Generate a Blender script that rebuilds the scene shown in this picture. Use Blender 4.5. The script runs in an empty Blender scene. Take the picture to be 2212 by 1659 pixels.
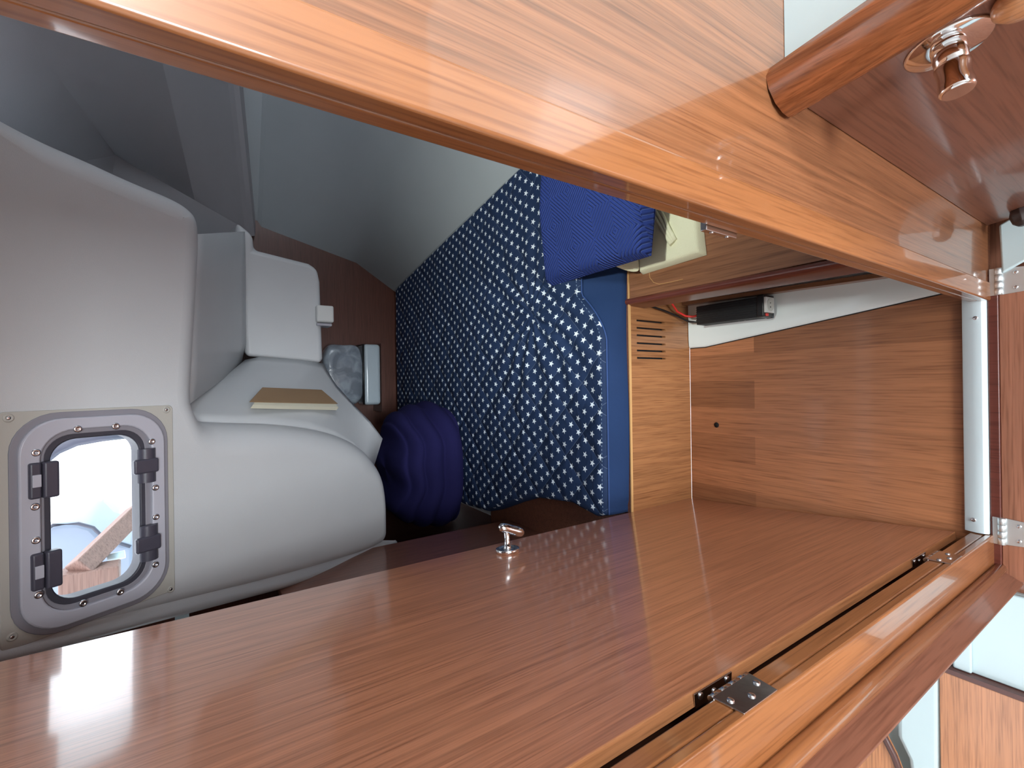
import bpy, bmesh, math, random
from mathutils import Vector, Matrix, noise
R = math.radians
S = bpy.context.scene
COL = S.collection

# ------------------------------------------------------------------ camera, light, exposure
FOC, PITCH, ROLL = 1018.0, R(33.9), R(0.8)
_F = Vector((0, math.cos(PITCH), -math.sin(PITCH)))
_X0 = Vector((0, -math.sin(PITCH), -math.cos(PITCH)))
_Y0 = Vector((1, 0, 0))
_CX = math.cos(ROLL) * _X0 - math.sin(ROLL) * _Y0
_CY = math.cos(ROLL) * _Y0 + math.sin(ROLL) * _X0
EYE = Vector((0, 0, 1.45))
cam_d = bpy.data.cameras.new('camera')
cam = bpy.data.objects.new('camera', cam_d)
COL.objects.link(cam)
cam.matrix_world = Matrix(((_CX.x, _CY.x, -_F.x, EYE.x), (_CX.y, _CY.y, -_F.y, EYE.y), (_CX.z, _CY.z, -_F.z, EYE.z), (0, 0, 0, 1)))
cam_d.sensor_fit = 'HORIZONTAL'; cam_d.sensor_width = 36; cam_d.lens = FOC / 2212 * 36; cam_d.clip_start = 0.02
S.camera = cam

W = bpy.data.worlds.new('sky'); S.world = W; W.use_nodes = True
W.node_tree.nodes['Background'].inputs[0].default_value = (0.86, 0.92, 1.0, 1)
W.node_tree.nodes['Background'].inputs[1].default_value = 4.0
vs = S.view_settings
vs.view_transform = 'Standard'; vs.look = 'None'; vs.gamma = 1; vs.use_curve_mapping = False; vs.exposure = 0.22


def area(name, loc, aim, size, power, col, sy=None):
    d = bpy.data.lights.new(name, 'AREA'); d.energy = power; d.color = col
    d.shape = 'RECTANGLE' if sy else 'SQUARE'; d.size = size
    if sy: d.size_y = sy
    o = bpy.data.objects.new(name, d); COL.objects.link(o); o.location = loc
    o.rotation_euler = (Vector(aim) - Vector(loc)).to_track_quat('-Z', 'Y').to_euler()
    return o


def spot(name, loc, aim, power, col, angle, blend, rad):
    d = bpy.data.lights.new(name, 'SPOT'); d.energy = power; d.color = col; d.spot_size = R(angle); d.spot_blend = blend; d.shadow_soft_size = rad
    o = bpy.data.objects.new(name, d); COL.objects.link(o); o.location = loc
    o.rotation_euler = (Vector(aim) - Vector(loc)).to_track_quat('-Z', 'Y').to_euler()
    return o


area('companionway_light', (1.2, -1.2, 1.90), (0.0, 0.7, 0.4), 0.45, 38, (0.90, 0.96, 1.0))
area('saloon_hatch_light', (0.12, -3.0, 1.70), (-0.1, 0.8, 0.9), 1.3, 158, (0.88, 0.95, 1.0))
spot('ceiling_lamp_light', (-0.29, -2.0, 1.76), (0.02, 1.12, 0.38), 190, (0.85, 0.95, 1.0), 17, 1.0, 0.03)
spot('cabin_lamp_light', (0.34, 0.62, 1.62), (0.66, 1.22, 0.4), 48, (0.95, 1.0, 0.93), 78, 1.0, 0.05)

# ------------------------------------------------------------------ helpers


def ray(x, y): return _F * FOC + _CX * (x - 1106) + _CY * (829.5 - y)


def at(x, y, **k):
    d = ray(x, y); (a, v), = k.items(); i = 'XYZ'.index(a)
    return EYE + d * ((v - EYE[i]) / d[i])


def onpl(x, y, P, n):
    d = ray(x, y); return EYE + d * ((P - EYE).dot(n) / d.dot(n))


class MB:
    def __init__(s): s.v = []; s.f = []; s.sm = []

    def add(s, vs_, fs, smooth=False):
        b = len(s.v); s.v += [tuple(p) for p in vs_]
        for f in fs: s.f.append([b + i for i in f]); s.sm.append(smooth)

    def box(s, a, b):
        (x0, y0, z0), (x1, y1, z1) = a, b
        s.add([(x0, y0, z0), (x1, y0, z0), (x1, y1, z0), (x0, y1, z0), (x0, y0, z1), (x1, y0, z1), (x1, y1, z1), (x0, y1, z1)],
              [(0, 3, 2, 1), (4, 5, 6, 7), (0, 1, 5, 4), (1, 2, 6, 5), (2, 3, 7, 6), (3, 0, 4, 7)])

    def obox(s, c, ax, ay, az, hx, hy, hz):
        c = Vector(c); P = []
        for sz in (-1, 1):
            for sx, sy in ((-1, -1), (1, -1), (1, 1), (-1, 1)):
                P.append(c + ax * (sx * hx) + ay * (sy * hy) + az * (sz * hz))
        s.add(P, [(0, 3, 2, 1), (4, 5, 6, 7), (0, 1, 5, 4), (1, 2, 6, 5), (2, 3, 7, 6), (3, 0, 4, 7)])

    def prism(s, pts, off, smooth=False):
        n = len(pts); off = Vector(off); pts = [Vector(p) for p in pts]
        s.add(pts + [p + off for p in pts], [list(range(n))[::-1], list(range(n, 2 * n))], False)
        b = len(s.v) - 2 * n
        for i in range(n):
            j = (i + 1) % n; s.f.append([b + i, b + j, b + n + j, b + n + i]); s.sm.append(smooth)

    def grid(s, rows, smooth=True, closed=False):
        b = len(s.v); m = len(rows[0])
        for r_ in rows: s.v += [tuple(p) for p in r_]
        for i in range(len(rows) - 1):
            for j in range(m if closed else m - 1):
                k = (j + 1) % m
                s.f.append([b + i * m + j, b + i * m + k, b + (i + 1) * m + k, b + (i + 1) * m + j]); s.sm.append(smooth)

    def tube(s, pts, r, n=10, cap=True):
        pts = [Vector(p) for p in pts]; rows = []; up = Vector((0, 0, 1))
        for i, p in enumerate(pts):
            t = (pts[min(i + 1, len(pts) - 1)] - pts[max(i - 1, 0)]).normalized()
            a = t.cross(up)
            if a.length < 1e-3: a = t.cross(Vector((1, 0, 0)))
            a.normalize(); c = t.cross(a); rr = r[i] if isinstance(r, (list, tuple)) else r
            rows.append([p + (a * math.cos(q) + c * math.sin(q)) * rr for q in [2 * math.pi * k / n for k in range(n)]])
        s.grid(rows, True, True)
        if cap:
            b = len(s.v) - n * len(rows)
            s.f.append([b + k for k in range(n)][::-1]); s.sm.append(False)
            s.f.append([len(s.v) - n + k for k in range(n)]); s.sm.append(False)

    def lathe(s, c, ax, prof, n=28):
        """prof: (distance along ax, radius)"""
        c = Vector(c); ax = Vector(ax).normalized(); u = ax.orthogonal().normalized(); w = ax.cross(u)
        rows = [[c + ax * h + (u * math.cos(q) + w * math.sin(q)) * max(r_, 1e-5) for q in [2 * math.pi * k / n for k in range(n)]] for h, r_ in prof]
        s.grid(rows, True, True)
        b = len(s.v) - n * len(rows)
        s.f.append([b + k for k in range(n)][::-1]); s.sm.append(False)
        s.f.append([len(s.v) - n + k for k in range(n)]); s.sm.append(False)

    def build(s, name, mat, parent=None, bevel=0, seg=3, sub=0, loc=None, solid=0, autos=False):
        me = bpy.data.meshes.new(name)
        off = Vector((0, 0, 0))
        if parent is not None: off = Vector(parent['_w'])
        elif loc is not None: off = Vector(loc)
        me.from_pydata([tuple(Vector(p) - off) for p in s.v], [], s.f)
        me.polygons.foreach_set('use_smooth', s.sm)
        me.materials.append(mat)
        bm = bmesh.new(); bm.from_mesh(me)
        bmesh.ops.recalc_face_normals(bm, faces=bm.faces[:]); bm.to_mesh(me); bm.free()
        o = bpy.data.objects.new(name, me); COL.objects.link(o)
        if parent is not None: o.parent = parent
        else: o.location = off
        o['_w'] = list(off)
        if solid:
            m = o.modifiers.new('solid', 'SOLIDIFY'); m.thickness = solid; m.offset = 0
        if bevel:
            m = o.modifiers.new('bevel', 'BEVEL'); m.width = bevel; m.segments = seg; m.limit_method = 'ANGLE'; m.angle_limit = R(35); m.harden_normals = True
            me.polygons.foreach_set('use_smooth', [True] * len(me.polygons))
            m2 = o.modifiers.new('weighted', 'WEIGHTED_NORMAL'); m2.keep_sharp = True
        if sub:
            m = o.modifiers.new('subsurf', 'SUBSURF'); m.levels = sub; m.render_levels = sub
        return o


def empty(name, loc):
    o = bpy.data.objects.new(name, None); COL.objects.link(o); o.location = loc; o.empty_display_size = 0.02; o['_w'] = list(loc); return o


def tag(o, label=None, cat=None, group=None, kind=None):
    for k, v in (('label', label), ('category', cat), ('group', group), ('kind', kind)):
        if v: o[k] = v
    return o


def struct(o): o['kind'] = 'structure'; return o


def copy_tree(o, parent=None):
    c = o.copy(); COL.objects.link(c)
    if parent is not None: c.parent = parent
    for ch in list(o.children): copy_tree(ch, c)
    return c


# two small lights added at mirrored points for the glints in the varnish
for gx_, gy_ in ((1130, 165), (1440, 365)):
    h_ = at(gx_, gy_, Y=0.27); d_ = h_ - EYE
    p_ = h_ + Vector((d_.x, -d_.y, d_.z)) * (1.5 / d_.y)
    if p_.z < 0.1: p_ = h_ + Vector((d_.x, -d_.y, d_.z)) * ((h_.z - 0.15) / -d_.z)
    area('glint_light', p_, h_, 0.05, 0.5, (1.0, 0.95, 0.9))
# ------------------------------------------------------------------ materials
def nt(name):
    m = bpy.data.materials.new(name); m.use_nodes = True; t = m.node_tree
    return m, t, t.nodes['Principled BSDF']


def srgb(r, g, b):
    f = lambda c: (c / 255 / 12.92) if c / 255 <= 0.04045 else ((c / 255 + 0.055) / 1.055) ** 2.4
    return (f(r), f(g), f(b), 1)


def plain(name, col, rough=0.5, metal=0, coat=0, bump=0, bscale=300, spec=0.5, var=0.0):
    m, t, b = nt(name); b.inputs['Base Color'].default_value = col; b.inputs['Roughness'].default_value = rough
    b.inputs['Metallic'].default_value = metal; b.inputs['Coat Weight'].default_value = coat; b.inputs['Coat Roughness'].default_value = 0.08
    b.inputs['Specular IOR Level'].default_value = spec
    tc = t.nodes.new('ShaderNodeTexCoord'); n = t.nodes.new('ShaderNodeTexNoise'); n.inputs['Scale'].default_value = bscale; n.inputs['Detail'].default_value = 3
    t.links.new(tc.outputs['Object'], n.inputs['Vector'])
    if bump:
        bp = t.nodes.new('ShaderNodeBump'); bp.inputs['Strength'].default_value = bump; bp.inputs['Distance'].default_value = 0.001
        t.links.new(n.outputs['Fac'], bp.inputs['Height']); t.links.new(bp.outputs[0], b.inputs['Normal'])
    n2 = t.nodes.new('ShaderNodeTexNoise'); n2.inputs['Scale'].default_value = 6; t.links.new(tc.outputs['Object'], n2.inputs['Vector'])
    mp = t.nodes.new('ShaderNodeMapRange'); mp.inputs['To Min'].default_value = 1 - var; mp.inputs['To Max'].default_value = 1 + var
    t.links.new(n2.outputs['Fac'], mp.inputs['Value'])
    mx = t.nodes.new('ShaderNodeVectorMath'); mx.operation = 'SCALE'; mx.inputs[0].default_value = col[:3]
    t.links.new(mp.outputs[0], mx.inputs['Scale']); t.links.new(mx.outputs[0], b.inputs['Base Color'])
    return m


def wood(name, dark, mid, light, axis='Z', rough=0.22, coat=0.25, fine=1.0, contrast=1.0, planks=None, rot=0.0):
    m, t, b = nt(name); N = t.nodes.new; L = t.links.new
    tc = N('ShaderNodeTexCoord'); mp = N('ShaderNodeMapping')
    mp.inputs['Rotation'].default_value = (0, 0, rot)
    sc = [85 * fine] * 3; sc['XYZ'.index(axis)] = 2.0
    mp.inputs['Scale'].default_value = sc
    L(tc.outputs['Object'], mp.inputs['Vector'])
    n1 = N('ShaderNodeTexNoise'); n1.inputs['Scale'].default_value = 1.0; n1.inputs['Detail'].default_value = 5; n1.inputs['Roughness'].default_value = 0.62; n1.inputs['Distortion'].default_value = 0.25
    L(mp.outputs[0], n1.inputs['Vector'])
    cr = N('ShaderNodeValToRGB'); e = cr.color_ramp.elements; k = 0.16 / contrast
    e[0].position = 0.5 - k; e[0].color = dark; e[1].position = 0.5 + k; e[1].color = light; x = e.new(0.5); x.color = mid
    L(n1.outputs['Fac'], cr.inputs[0])
    # fine pores along the grain
    mp2 = N('ShaderNodeMapping'); s2 = [260 * fine] * 3; s2['XYZ'.index(axis)] = 9; mp2.inputs['Scale'].default_value = s2; mp2.inputs['Rotation'].default_value = (0, 0, rot)
    L(tc.outputs['Object'], mp2.inputs['Vector'])
    n2 = N('ShaderNodeTexNoise'); n2.inputs['Scale'].default_value = 1; n2.inputs['Detail'].default_value = 2; L(mp2.outputs[0], n2.inputs['Vector'])
    c2 = N('ShaderNodeValToRGB'); q = c2.color_ramp.elements; q[0].position = 0.3; q[0].color = (0.58, 0.52, 0.48, 1); q[1].position = 0.52; q[1].color = (1, 1, 1, 1)
    L(n2.outputs['Fac'], c2.inputs[0])
    mx = N('ShaderNodeMix'); mx.data_type = 'RGBA'; mx.blend_type = 'MULTIPLY'; mx.inputs[0].default_value = 0.75
    L(cr.outputs[0], mx.inputs[6]); L(c2.outputs[0], mx.inputs[7])
    out = mx.outputs[2]
    if planks:
        w_, l_ = planks
        sx = N('ShaderNodeMapping'); sx.inputs['Rotation'].default_value = (0, 0, R(90)); L(tc.outputs['Object'], sx.inputs['Vector'])
        br = N('ShaderNodeTexBrick'); br.inputs['Scale'].default_value = 1; br.inputs['Brick Width'].default_value = l_; br.inputs['Row Height'].default_value = w_
        br.inputs['Mortar Size'].default_value = 0.0; br.inputs['Bias'].default_value = 0.0; br.offset = 0.37
        br.inputs['Color1'].default_value = (0.62, 0.60, 0.58, 1); br.inputs['Color2'].default_value = (1.3, 1.32, 1.34, 1)
        L(sx.outputs[0], br.inputs['Vector'])
        m3 = N('ShaderNodeMix'); m3.data_type = 'RGBA'; m3.blend_type = 'MULTIPLY'; m3.inputs[0].default_value = 1.0
        L(out, m3.inputs[6]); L(br.outputs[0], m3.inputs[7]); out = m3.outputs[2]
    L(out, b.inputs['Base Color'])
    b.inputs['Roughness'].default_value = rough; b.inputs['Coat Weight'].default_value = coat; b.inputs['Coat Roughness'].default_value = 0.09
    bp = N('ShaderNodeBump'); bp.inputs['Strength'].default_value = 0.05; bp.inputs['Distance'].default_value = 0.0005
    L(n2.outputs['Fac'], bp.inputs['Height']); L(bp.outputs[0], b.inputs['Normal'])
    return m


def wcol(r, g, b, d=0.22):
    c = Vector(srgb(r, g, b)[:3])
    return tuple(c * (1 - d)) + (1,), tuple(c) + (1,), tuple(c * (1 + d)) + (1,)


DOORW = wood('varnished_teak_door', *wcol(182, 120, 88, .19), axis='Z', rough=0.3, coat=1.0, fine=1.5)
JAMBW = wood('varnished_solid_teak', *wcol(155, 100, 60, .07), axis='Z', rough=0.3, coat=0.9, fine=1.1)
PANELW = wood('teak_veneer_bulkhead', *wcol(138, 91, 60, .26), axis='Z', rough=0.3, coat=0.9, fine=1.7)
PANELW.node_tree.nodes['Principled BSDF'].inputs['Coat IOR'].default_value = 1.52
for w__ in (PANELW, JAMBW): w__.node_tree.nodes['Principled BSDF'].inputs['Coat Roughness'].default_value = 0.05
CABW = wood('teak_veneer_cabinet', *wcol(126, 82, 64, .12), axis='Z', rough=0.35, coat=0.6)
RAILW = wood('solid_teak_rail', *wcol(196, 132, 88, .3), axis='Y', rough=0.25, coat=0.3, fine=1.5)
FLOORW = wood('teak_strip_sole', *wcol(164, 108, 72, .14), axis='Y', rough=0.38, coat=0.1, planks=(0.088, 0.8))
BERTHW = wood('teak_berth_front', *wcol(158, 108, 70, .16), axis='Z', rough=0.25, coat=0.25)
SEATW = wood('teak_locker_top', *wcol(138, 94, 66, .16), axis='Y', rough=0.32, coat=0.15)
DARKW = wood('dark_red_mahogany_rail', *wcol(104, 54, 44, .10), axis='Y', rough=0.3, coat=0.2)
BULKW = wood('dark_mahogany_bulkhead', *wcol(96, 58, 46, .12), axis='X', rough=0.4, coat=0.05)
SOLEW = wood('teak_sole_board', *wcol(166, 112, 88, .14), axis='X', rough=0.3, coat=0.2)
OUTW = wood('weathered_outdoor_teak', *wcol(128, 98, 88, .1), axis='X', rough=0.6, coat=0)
ORANGEW = wood('golden_teak_panel', *wcol(190, 128, 86, .15), axis='X', rough=0.3, coat=0.2)
PLY = plain('raw_ply_edge', srgb(205, 160, 105), 0.6, var=0.12)
GEL = plain('grey_gelcoat', srgb(202, 205, 207), 0.42, coat=0.15, bump=0.25, bscale=700, var=0.03)
LINER = plain('grey_vinyl_lining', srgb(172, 180, 184), 0.7, bump=0.3, bscale=500, var=0.04)
CEIL = plain('grey_headliner_mould', srgb(172, 170, 174), 0.6, bump=0.3, bscale=500, var=0.05)
WHITE = plain('white_gelcoat', srgb(196, 216, 220), 0.3, coat=0.3, var=0.03)
WHITE2 = plain('bright_white_gelcoat', srgb(234, 244, 244), 0.3, coat=0.3, var=0.02)
ALU = plain('satin_white_threshold', srgb(226, 244, 250), 0.35, var=0.02)
CHROME = plain('polished_chrome', (0.82, 0.83, 0.85, 1), 0.07, metal=1, var=0.02)
STEEL = plain('brushed_steel', (0.62, 0.64, 0.66, 1), 0.22, metal=1, var=0.05)
SCREW = plain('screw_steel', (0.75, 0.76, 0.78, 1), 0.25, metal=1, var=0.03)
HINGEM = plain('worn_chrome_hinge', (0.66, 0.68, 0.70, 1), 0.18, metal=1, bump=0.15, bscale=90, var=0.1)
STEELR = plain('satin_steel_plate', (0.72, 0.76, 0.77, 1), 0.42, metal=0.85, var=0.05)
BLACK = plain('black_plastic', (0.012, 0.012, 0.013, 1), 0.35, var=0.2)
GAP = plain('dark_gap', (0.006, 0.005, 0.005, 1), 0.9)
FRAME = plain('grey_anodised_frame', srgb(186, 186, 196), 0.35, metal=0.0, var=0.03)
SEAL = plain('dark_grey_seal', srgb(62, 62, 72), 0.5, var=0.1)
SEALG = plain('mid_grey_gasket', srgb(140, 138, 146), 0.5, var=0.1)
PLATE = plain('beige_trim_plate', srgb(186, 184, 176), 0.5, bump=0.1, var=0.03)
LATCH = plain('charcoal_latch_plastic', srgb(72, 70, 82), 0.4, bump=0.2, bscale=200, var=0.08)
NAVY = plain('navy_cotton', srgb(34, 56, 94), 0.85, bump=0.5, bscale=900, spec=0.2, var=0.08)
CREAM = plain('cream_terry_towel', srgb(226, 226, 196), 0.95, bump=1.0, bscale=420, spec=0.1, var=0.05)
DEEP = plain('deep_navy_fleece', srgb(36, 34, 80), 0.9, bump=0.6, bscale=300, spec=0.15, var=0.15)
RED = plain('red_cable', srgb(226, 60, 54), 0.4)
KRAFT = plain('tan_kraft_cover', srgb(150, 122, 92), 0.6, bump=0.4, bscale=800, var=0.1)
PAGE = plain('cream_paper_edge', srgb(226, 222, 200), 0.6)
BEIGEW = plain('saloon_cream_paint', srgb(205, 190, 170), 0.5, var=0.05)
PALEW = plain('white_saloon_liner', srgb(214, 216, 214), 0.5, var=0.03)


def glass_mat():
    m, t, b = nt('window_glass'); b.inputs['Base Color'].default_value = (1, 1, 1, 1); b.inputs['Roughness'].default_value = 0.0
    b.inputs['Transmission Weight'].default_value = 1; b.inputs['IOR'].default_value = 1.05
    return m


def clear_plastic():
    m, t, b = nt('clear_plastic_bag')
    n = t.nodes.new('ShaderNodeTexNoise'); n.inputs['Scale'].default_value = 14; n.inputs['Detail'].default_value = 3; n.inputs['Distortion'].default_value = 0.8
    tc = t.nodes.new('ShaderNodeTexCoord'); t.links.new(tc.outputs['Object'], n.inputs['Vector'])
    cr = t.nodes.new('ShaderNodeValToRGB'); cr.color_ramp.elements[0].position = 0.38; cr.color_ramp.elements[0].color = srgb(120, 128, 138); cr.color_ramp.elements[1].position = 0.62; cr.color_ramp.elements[1].color = srgb(158, 168, 178)
    t.links.new(n.outputs['Fac'], cr.inputs[0]); t.links.new(cr.outputs[0], b.inputs['Base Color'])
    b.inputs['Roughness'].default_value = 0.25; b.inputs['Coat Weight'].default_value = 0.6
    bp = t.nodes.new('ShaderNodeBump'); bp.inputs['Strength'].default_value = 0.8; bp.inputs['Distance'].default_value = 0.004
    t.links.new(n.outputs['Fac'], bp.inputs['Height']); t.links.new(bp.outputs[0], b.inputs['Normal'])
    return m


def star_fabric():
    """navy cotton printed with staggered white five pointed stars and quilted in diamonds, in object x and y"""
    m, t, b = nt('star_print_cotton'); N = t.nodes.new; L = t.links.new

    def M(op, a, c=None, d=None):
        n = N('ShaderNodeMath'); n.operation = op
        for i, v in enumerate((a, c, d)):
            if v is None: continue
            if isinstance(v, (int, float)): n.inputs[i].default_value = v
            else: L(v, n.inputs[i])
        return n.outputs[0]
    tc = N('ShaderNodeTexCoord'); at_ = N('ShaderNodeAttribute'); at_.attribute_name = 'flat'; at_.attribute_type = 'GEOMETRY'
    sp = N('ShaderNodeSeparateXYZ'); L(at_.outputs['Vector'], sp.inputs[0])
    X, Y = sp.outputs[0], sp.outputs[1]
    PX, PY = 0.0465, 0.034
    row = M('FLOOR', M('DIVIDE', Y, PY)); odd = M('MULTIPLY', M('FLOORED_MODULO', row, 2.0), 0.5)
    fy = M('MULTIPLY', M('SUBTRACT', M('FRACT', M('DIVIDE', Y, PY)), 0.5), PY)
    fx = M('MULTIPLY', M('SUBTRACT', M('FRACT', M('ADD', M('DIVIDE', X, PX), odd)), 0.5), PX)
    r = M('SQRT', M('ADD', M('MULTIPLY', fx, fx), M('MULTIPLY', fy, fy)))
    ang = M('ADD', M('ARCTAN2', fy, fx), 20.0 + 0.5)
    s = 2 * math.pi / 5
    c = M('SUBTRACT', s / 2, M('ABSOLUTE', M('SUBTRACT', M('FLOORED_MODULO', ang, s), s / 2)))
    RO = 0.0116; ri = 0.42 * RO
    nx, ny = ri * math.sin(s / 2), RO - ri * math.cos(s / 2); l = math.hypot(nx, ny); nx /= l; ny /= l; d = nx * RO
    dist = M('MULTIPLY', r, M('ADD', M('MULTIPLY', M('COSINE', c), nx), M('MULTIPLY', M('SINE', c), ny)))
    mr = N('ShaderNodeMapRange'); mr.inputs['From Min'].default_value = d * 1.06; mr.inputs['From Max'].default_value = d * 0.94
    L(dist, mr.inputs['Value'])
    # quilting lines
    Q = 0.165
    u = M('DIVIDE', M('ADD', X, Y), Q); v = M('DIVIDE', M('SUBTRACT', X, Y), Q)
    du = M('ABSOLUTE', M('SUBTRACT', M('FRACT', u), 0.5)); dv = M('ABSOLUTE', M('SUBTRACT', M('FRACT', v), 0.5))
    q = M('MINIMUM', M('SUBTRACT', 0.5, du), M('SUBTRACT', 0.5, dv))
    st = M('LESS_THAN', q, 0.0055)
    no = N('ShaderNodeTexNoise'); no.inputs['Scale'].default_value = 5; L(tc.outputs['Object'], no.inputs['Vector'])
    base = N('ShaderNodeMix'); base.data_type = 'RGBA'; base.inputs[6].default_value = srgb(26, 42, 72); base.inputs[7].default_value = srgb(34, 54, 88); L(no.outputs['Fac'], base.inputs[0])
    m1 = N('ShaderNodeMix'); m1.data_type = 'RGBA'; L(M('MULTIPLY', st, 0.3), m1.inputs[0]); L(base.outputs[2], m1.inputs[6]); m1.inputs[7].default_value = srgb(150, 165, 190)
    m2 = N('ShaderNodeMix'); m2.data_type = 'RGBA'; L(mr.outputs[0], m2.inputs[0]); L(m1.outputs[2], m2.inputs[6]); m2.inputs[7].default_value = srgb(222, 232, 240)
    L(m2.outputs[2], b.inputs['Base Color']); b.inputs['Roughness'].default_value = 0.75; b.inputs['Specular IOR Level'].default_value = 0.25
    puff = M('POWER', M('MINIMUM', M('MULTIPLY', q, 4.0), 1.0), 0.5)
    n2 = N('ShaderNodeTexNoise'); n2.inputs['Scale'].default_value = 26; n2.inputs['Detail'].default_value = 3; n2.inputs['Distortion'].default_value = 0.8; L(tc.outputs['Object'], n2.inputs['Vector'])
    h = M('ADD', M('MULTIPLY', puff, 0.8), M('MULTIPLY', n2.outputs['Fac'], 0.7))
    bp = N('ShaderNodeBump'); bp.inputs['Strength'].default_value = 0.6; bp.inputs['Distance'].default_value = 0.008
    L(h, bp.inputs['Height']); L(bp.outputs[0], b.inputs['Normal'])
    return m


def diamond_quilt():
    m, t, b = nt('blue_diamond_quilt'); N = t.nodes.new; L = t.links.new

    def M(op, a, c=None):
        n = N('ShaderNodeMath'); n.operation = op
        for i, v in enumerate((a, c)):
            if v is None: continue
            if isinstance(v, (int, float)): n.inputs[i].default_value = v
            else: L(v, n.inputs[i])
        return n.outputs[0]
    at_ = N('ShaderNodeAttribute'); at_.attribute_name = 'flat'; at_.attribute_type = 'GEOMETRY'
    sp = N('ShaderNodeSeparateXYZ'); L(at_.outputs['Vector'], sp.inputs[0]); X, Y = sp.outputs[0], sp.outputs[1]
    P = 0.17
    a = M('MULTIPLY', M('ABSOLUTE', M('SUBTRACT', M('FRACT', M('DIVIDE', X, P)), 0.5)), P)
    c = M('MULTIPLY', M('ABSOLUTE', M('SUBTRACT', M('FRACT', M('DIVIDE', Y, P)), 0.5)), P)
    dd = M('ADD', a, c)
    wv = M('ABSOLUTE', M('SINE', M('MULTIPLY', dd, math.pi / 0.0130)))
    cr = N('ShaderNodeValToRGB'); e = cr.color_ramp.elements; e[0].position = 0.0; e[0].color = srgb(88, 110, 176); e[1].position = 0.45; e[1].color = srgb(46, 66, 138)
    L(wv, cr.inputs[0]); L(cr.outputs[0], b.inputs['Base Color']); b.inputs['Roughness'].default_value = 0.85; b.inputs['Specular IOR Level'].default_value = 0.2
    bp = N('ShaderNodeBump'); bp.inputs['Strength'].default_value = 1.0; bp.inputs['Distance'].default_value = 0.005
    L(wv, bp.inputs['Height']); L(bp.outputs[0], b.inputs['Normal'])
    return m


GLASS = glass_mat(); BAGM = clear_plastic(); STARS = star_fabric(); QUILT = diamond_quilt()


def cushion(name, outline, z0, z1, mat, parent, nu=40, nv=40, edge=0.03, bumpf=None, scale=1.0):
    """soft pad over the quad outline (4 corners: x,y each), from z0 up to z1, rounded rim; writes flat coordinates"""
    A, B, C, D = [Vector((p[0], p[1], 0)) for p in outline]
    rows = []; flat = []
    us = [i / nu for i in range(nu + 1)]; vs_ = [j / nv for j in range(nv + 1)]
    LU = ((B - A).length + (C - D).length) / 2; LV = ((D - A).length + (C - B).length) / 2
    for v in vs_:
        r_ = []
        for u in us:
            p = (A * (1 - u) + B * u) * (1 - v) + (D * (1 - u) + C * u) * v
            e = min(u * LU, (1 - u) * LU, v * LV, (1 - v) * LV)
            k = 1 if e > edge else math.sqrt(max(0, 1 - (1 - e / edge) ** 2))
            z = z0 + (z1 - z0) * k
            if bumpf: z += bumpf(p.x, p.y) * (0.2 + 0.8 * k)
            r_.append(Vector((p.x, p.y, z)))
        rows.append(r_)
    mb = MB(); mb.grid(rows)
    n = nu + 1
    mb.v += [(p.x, p.y, z0) for p in (rows[0][0], rows[0][-1], rows[-1][-1], rows[-1][0])]
    b = len(mb.v) - 4; mb.f.append([b + 3, b + 2, b + 1, b]); mb.sm.append(False)
    o = mb.build(name, mat, parent)
    off = Vector(parent['_w']) if parent is not None else Vector((0, 0, 0))
    a = o.data.attributes.new('flat', 'FLOAT_VECTOR', 'POINT')
    for i, v in enumerate(o.data.vertices): a.data[i].vector = v.co + off
    return o


# ================================================================== THE SETTING
# floor of the aft cabin
YB = 1.03
mb = MB(); mb.box((-0.451, 0.30, -0.02), (0.9, 1.0295, 0.0)); struct(mb.build('floor', FLOORW))
m = MB(); hp = at(1548, 918, Z=0.0005); m.lathe(hp, (0, 0, 1), [(0, 0.008), (0.001, 0.009), (0.0012, 0.0001)], 20)
struct(m.build('trim_1', GAP))
# saloon round the camera
m = MB(); m.box((-2.0, -3.6, -0.10), (1.6, 0.8, -0.05)); struct(m.build('floor_saloon', SOLEW))
m = MB(); m.box((-2.0, -3.65, 1.98), (1.6, 0.3, 2.02)); struct(m.build('ceiling_saloon', PALEW))
m = MB(); m.box((-2.0, -3.65, -0.1), (1.6, -3.6, 2.0)); struct(m.build('wall_front', BEIGEW))
m = MB(); m.box((-2.05, -3.6, -0.1), (-2.0, 1.4, 2.0)); struct(m.build('wall_left_saloon', PALEW))
m = MB(); m.box((1.55, -3.6, -0.1), (1.6, 0.3, 2.0)); struct(m.build('wall_right_saloon', PALEW))

# --- right hand jamb and bulkhead
XR, XL, YF = 0.168, -0.345, 0.27
m = MB(); m.box((XR, YF, -0.02), (0.208, 0.288, 1.98)); struct(m.build('trim_2', JAMBW, bevel=0.003))
m = MB(); m.box((XR + 0.0008, 0.2888, -0.02), (0.23, 0.304, 1.98)); struct(m.build('trim_3', JAMBW, bevel=0.002))
m = MB(); m.box((0.2085, 0.274, -0.02), (1.55, 0.30, 1.98)); struct(m.build('wall_rear', PANELW))
# --- left hand jamb, panel, bead
m = MB(); m.box((-0.412, YF, -0.02), (XL, 0.2835, 1.98)); struct(m.build('trim_4', JAMBW, bevel=0.003))
m = MB(); m.box((-0.42, 0.2845, -0.02), (XL - 0.0008, 0.306, 1.98)); struct(m.build('trim_5', JAMBW, bevel=0.002))
m = MB(); m.lathe((-0.416, 0.262, 0.0), (0, 0, 1), [(0, 0.011), (1.98, 0.011)], 24); struct(m.build('trim_6', RAILW if False else JAMBW))
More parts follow.
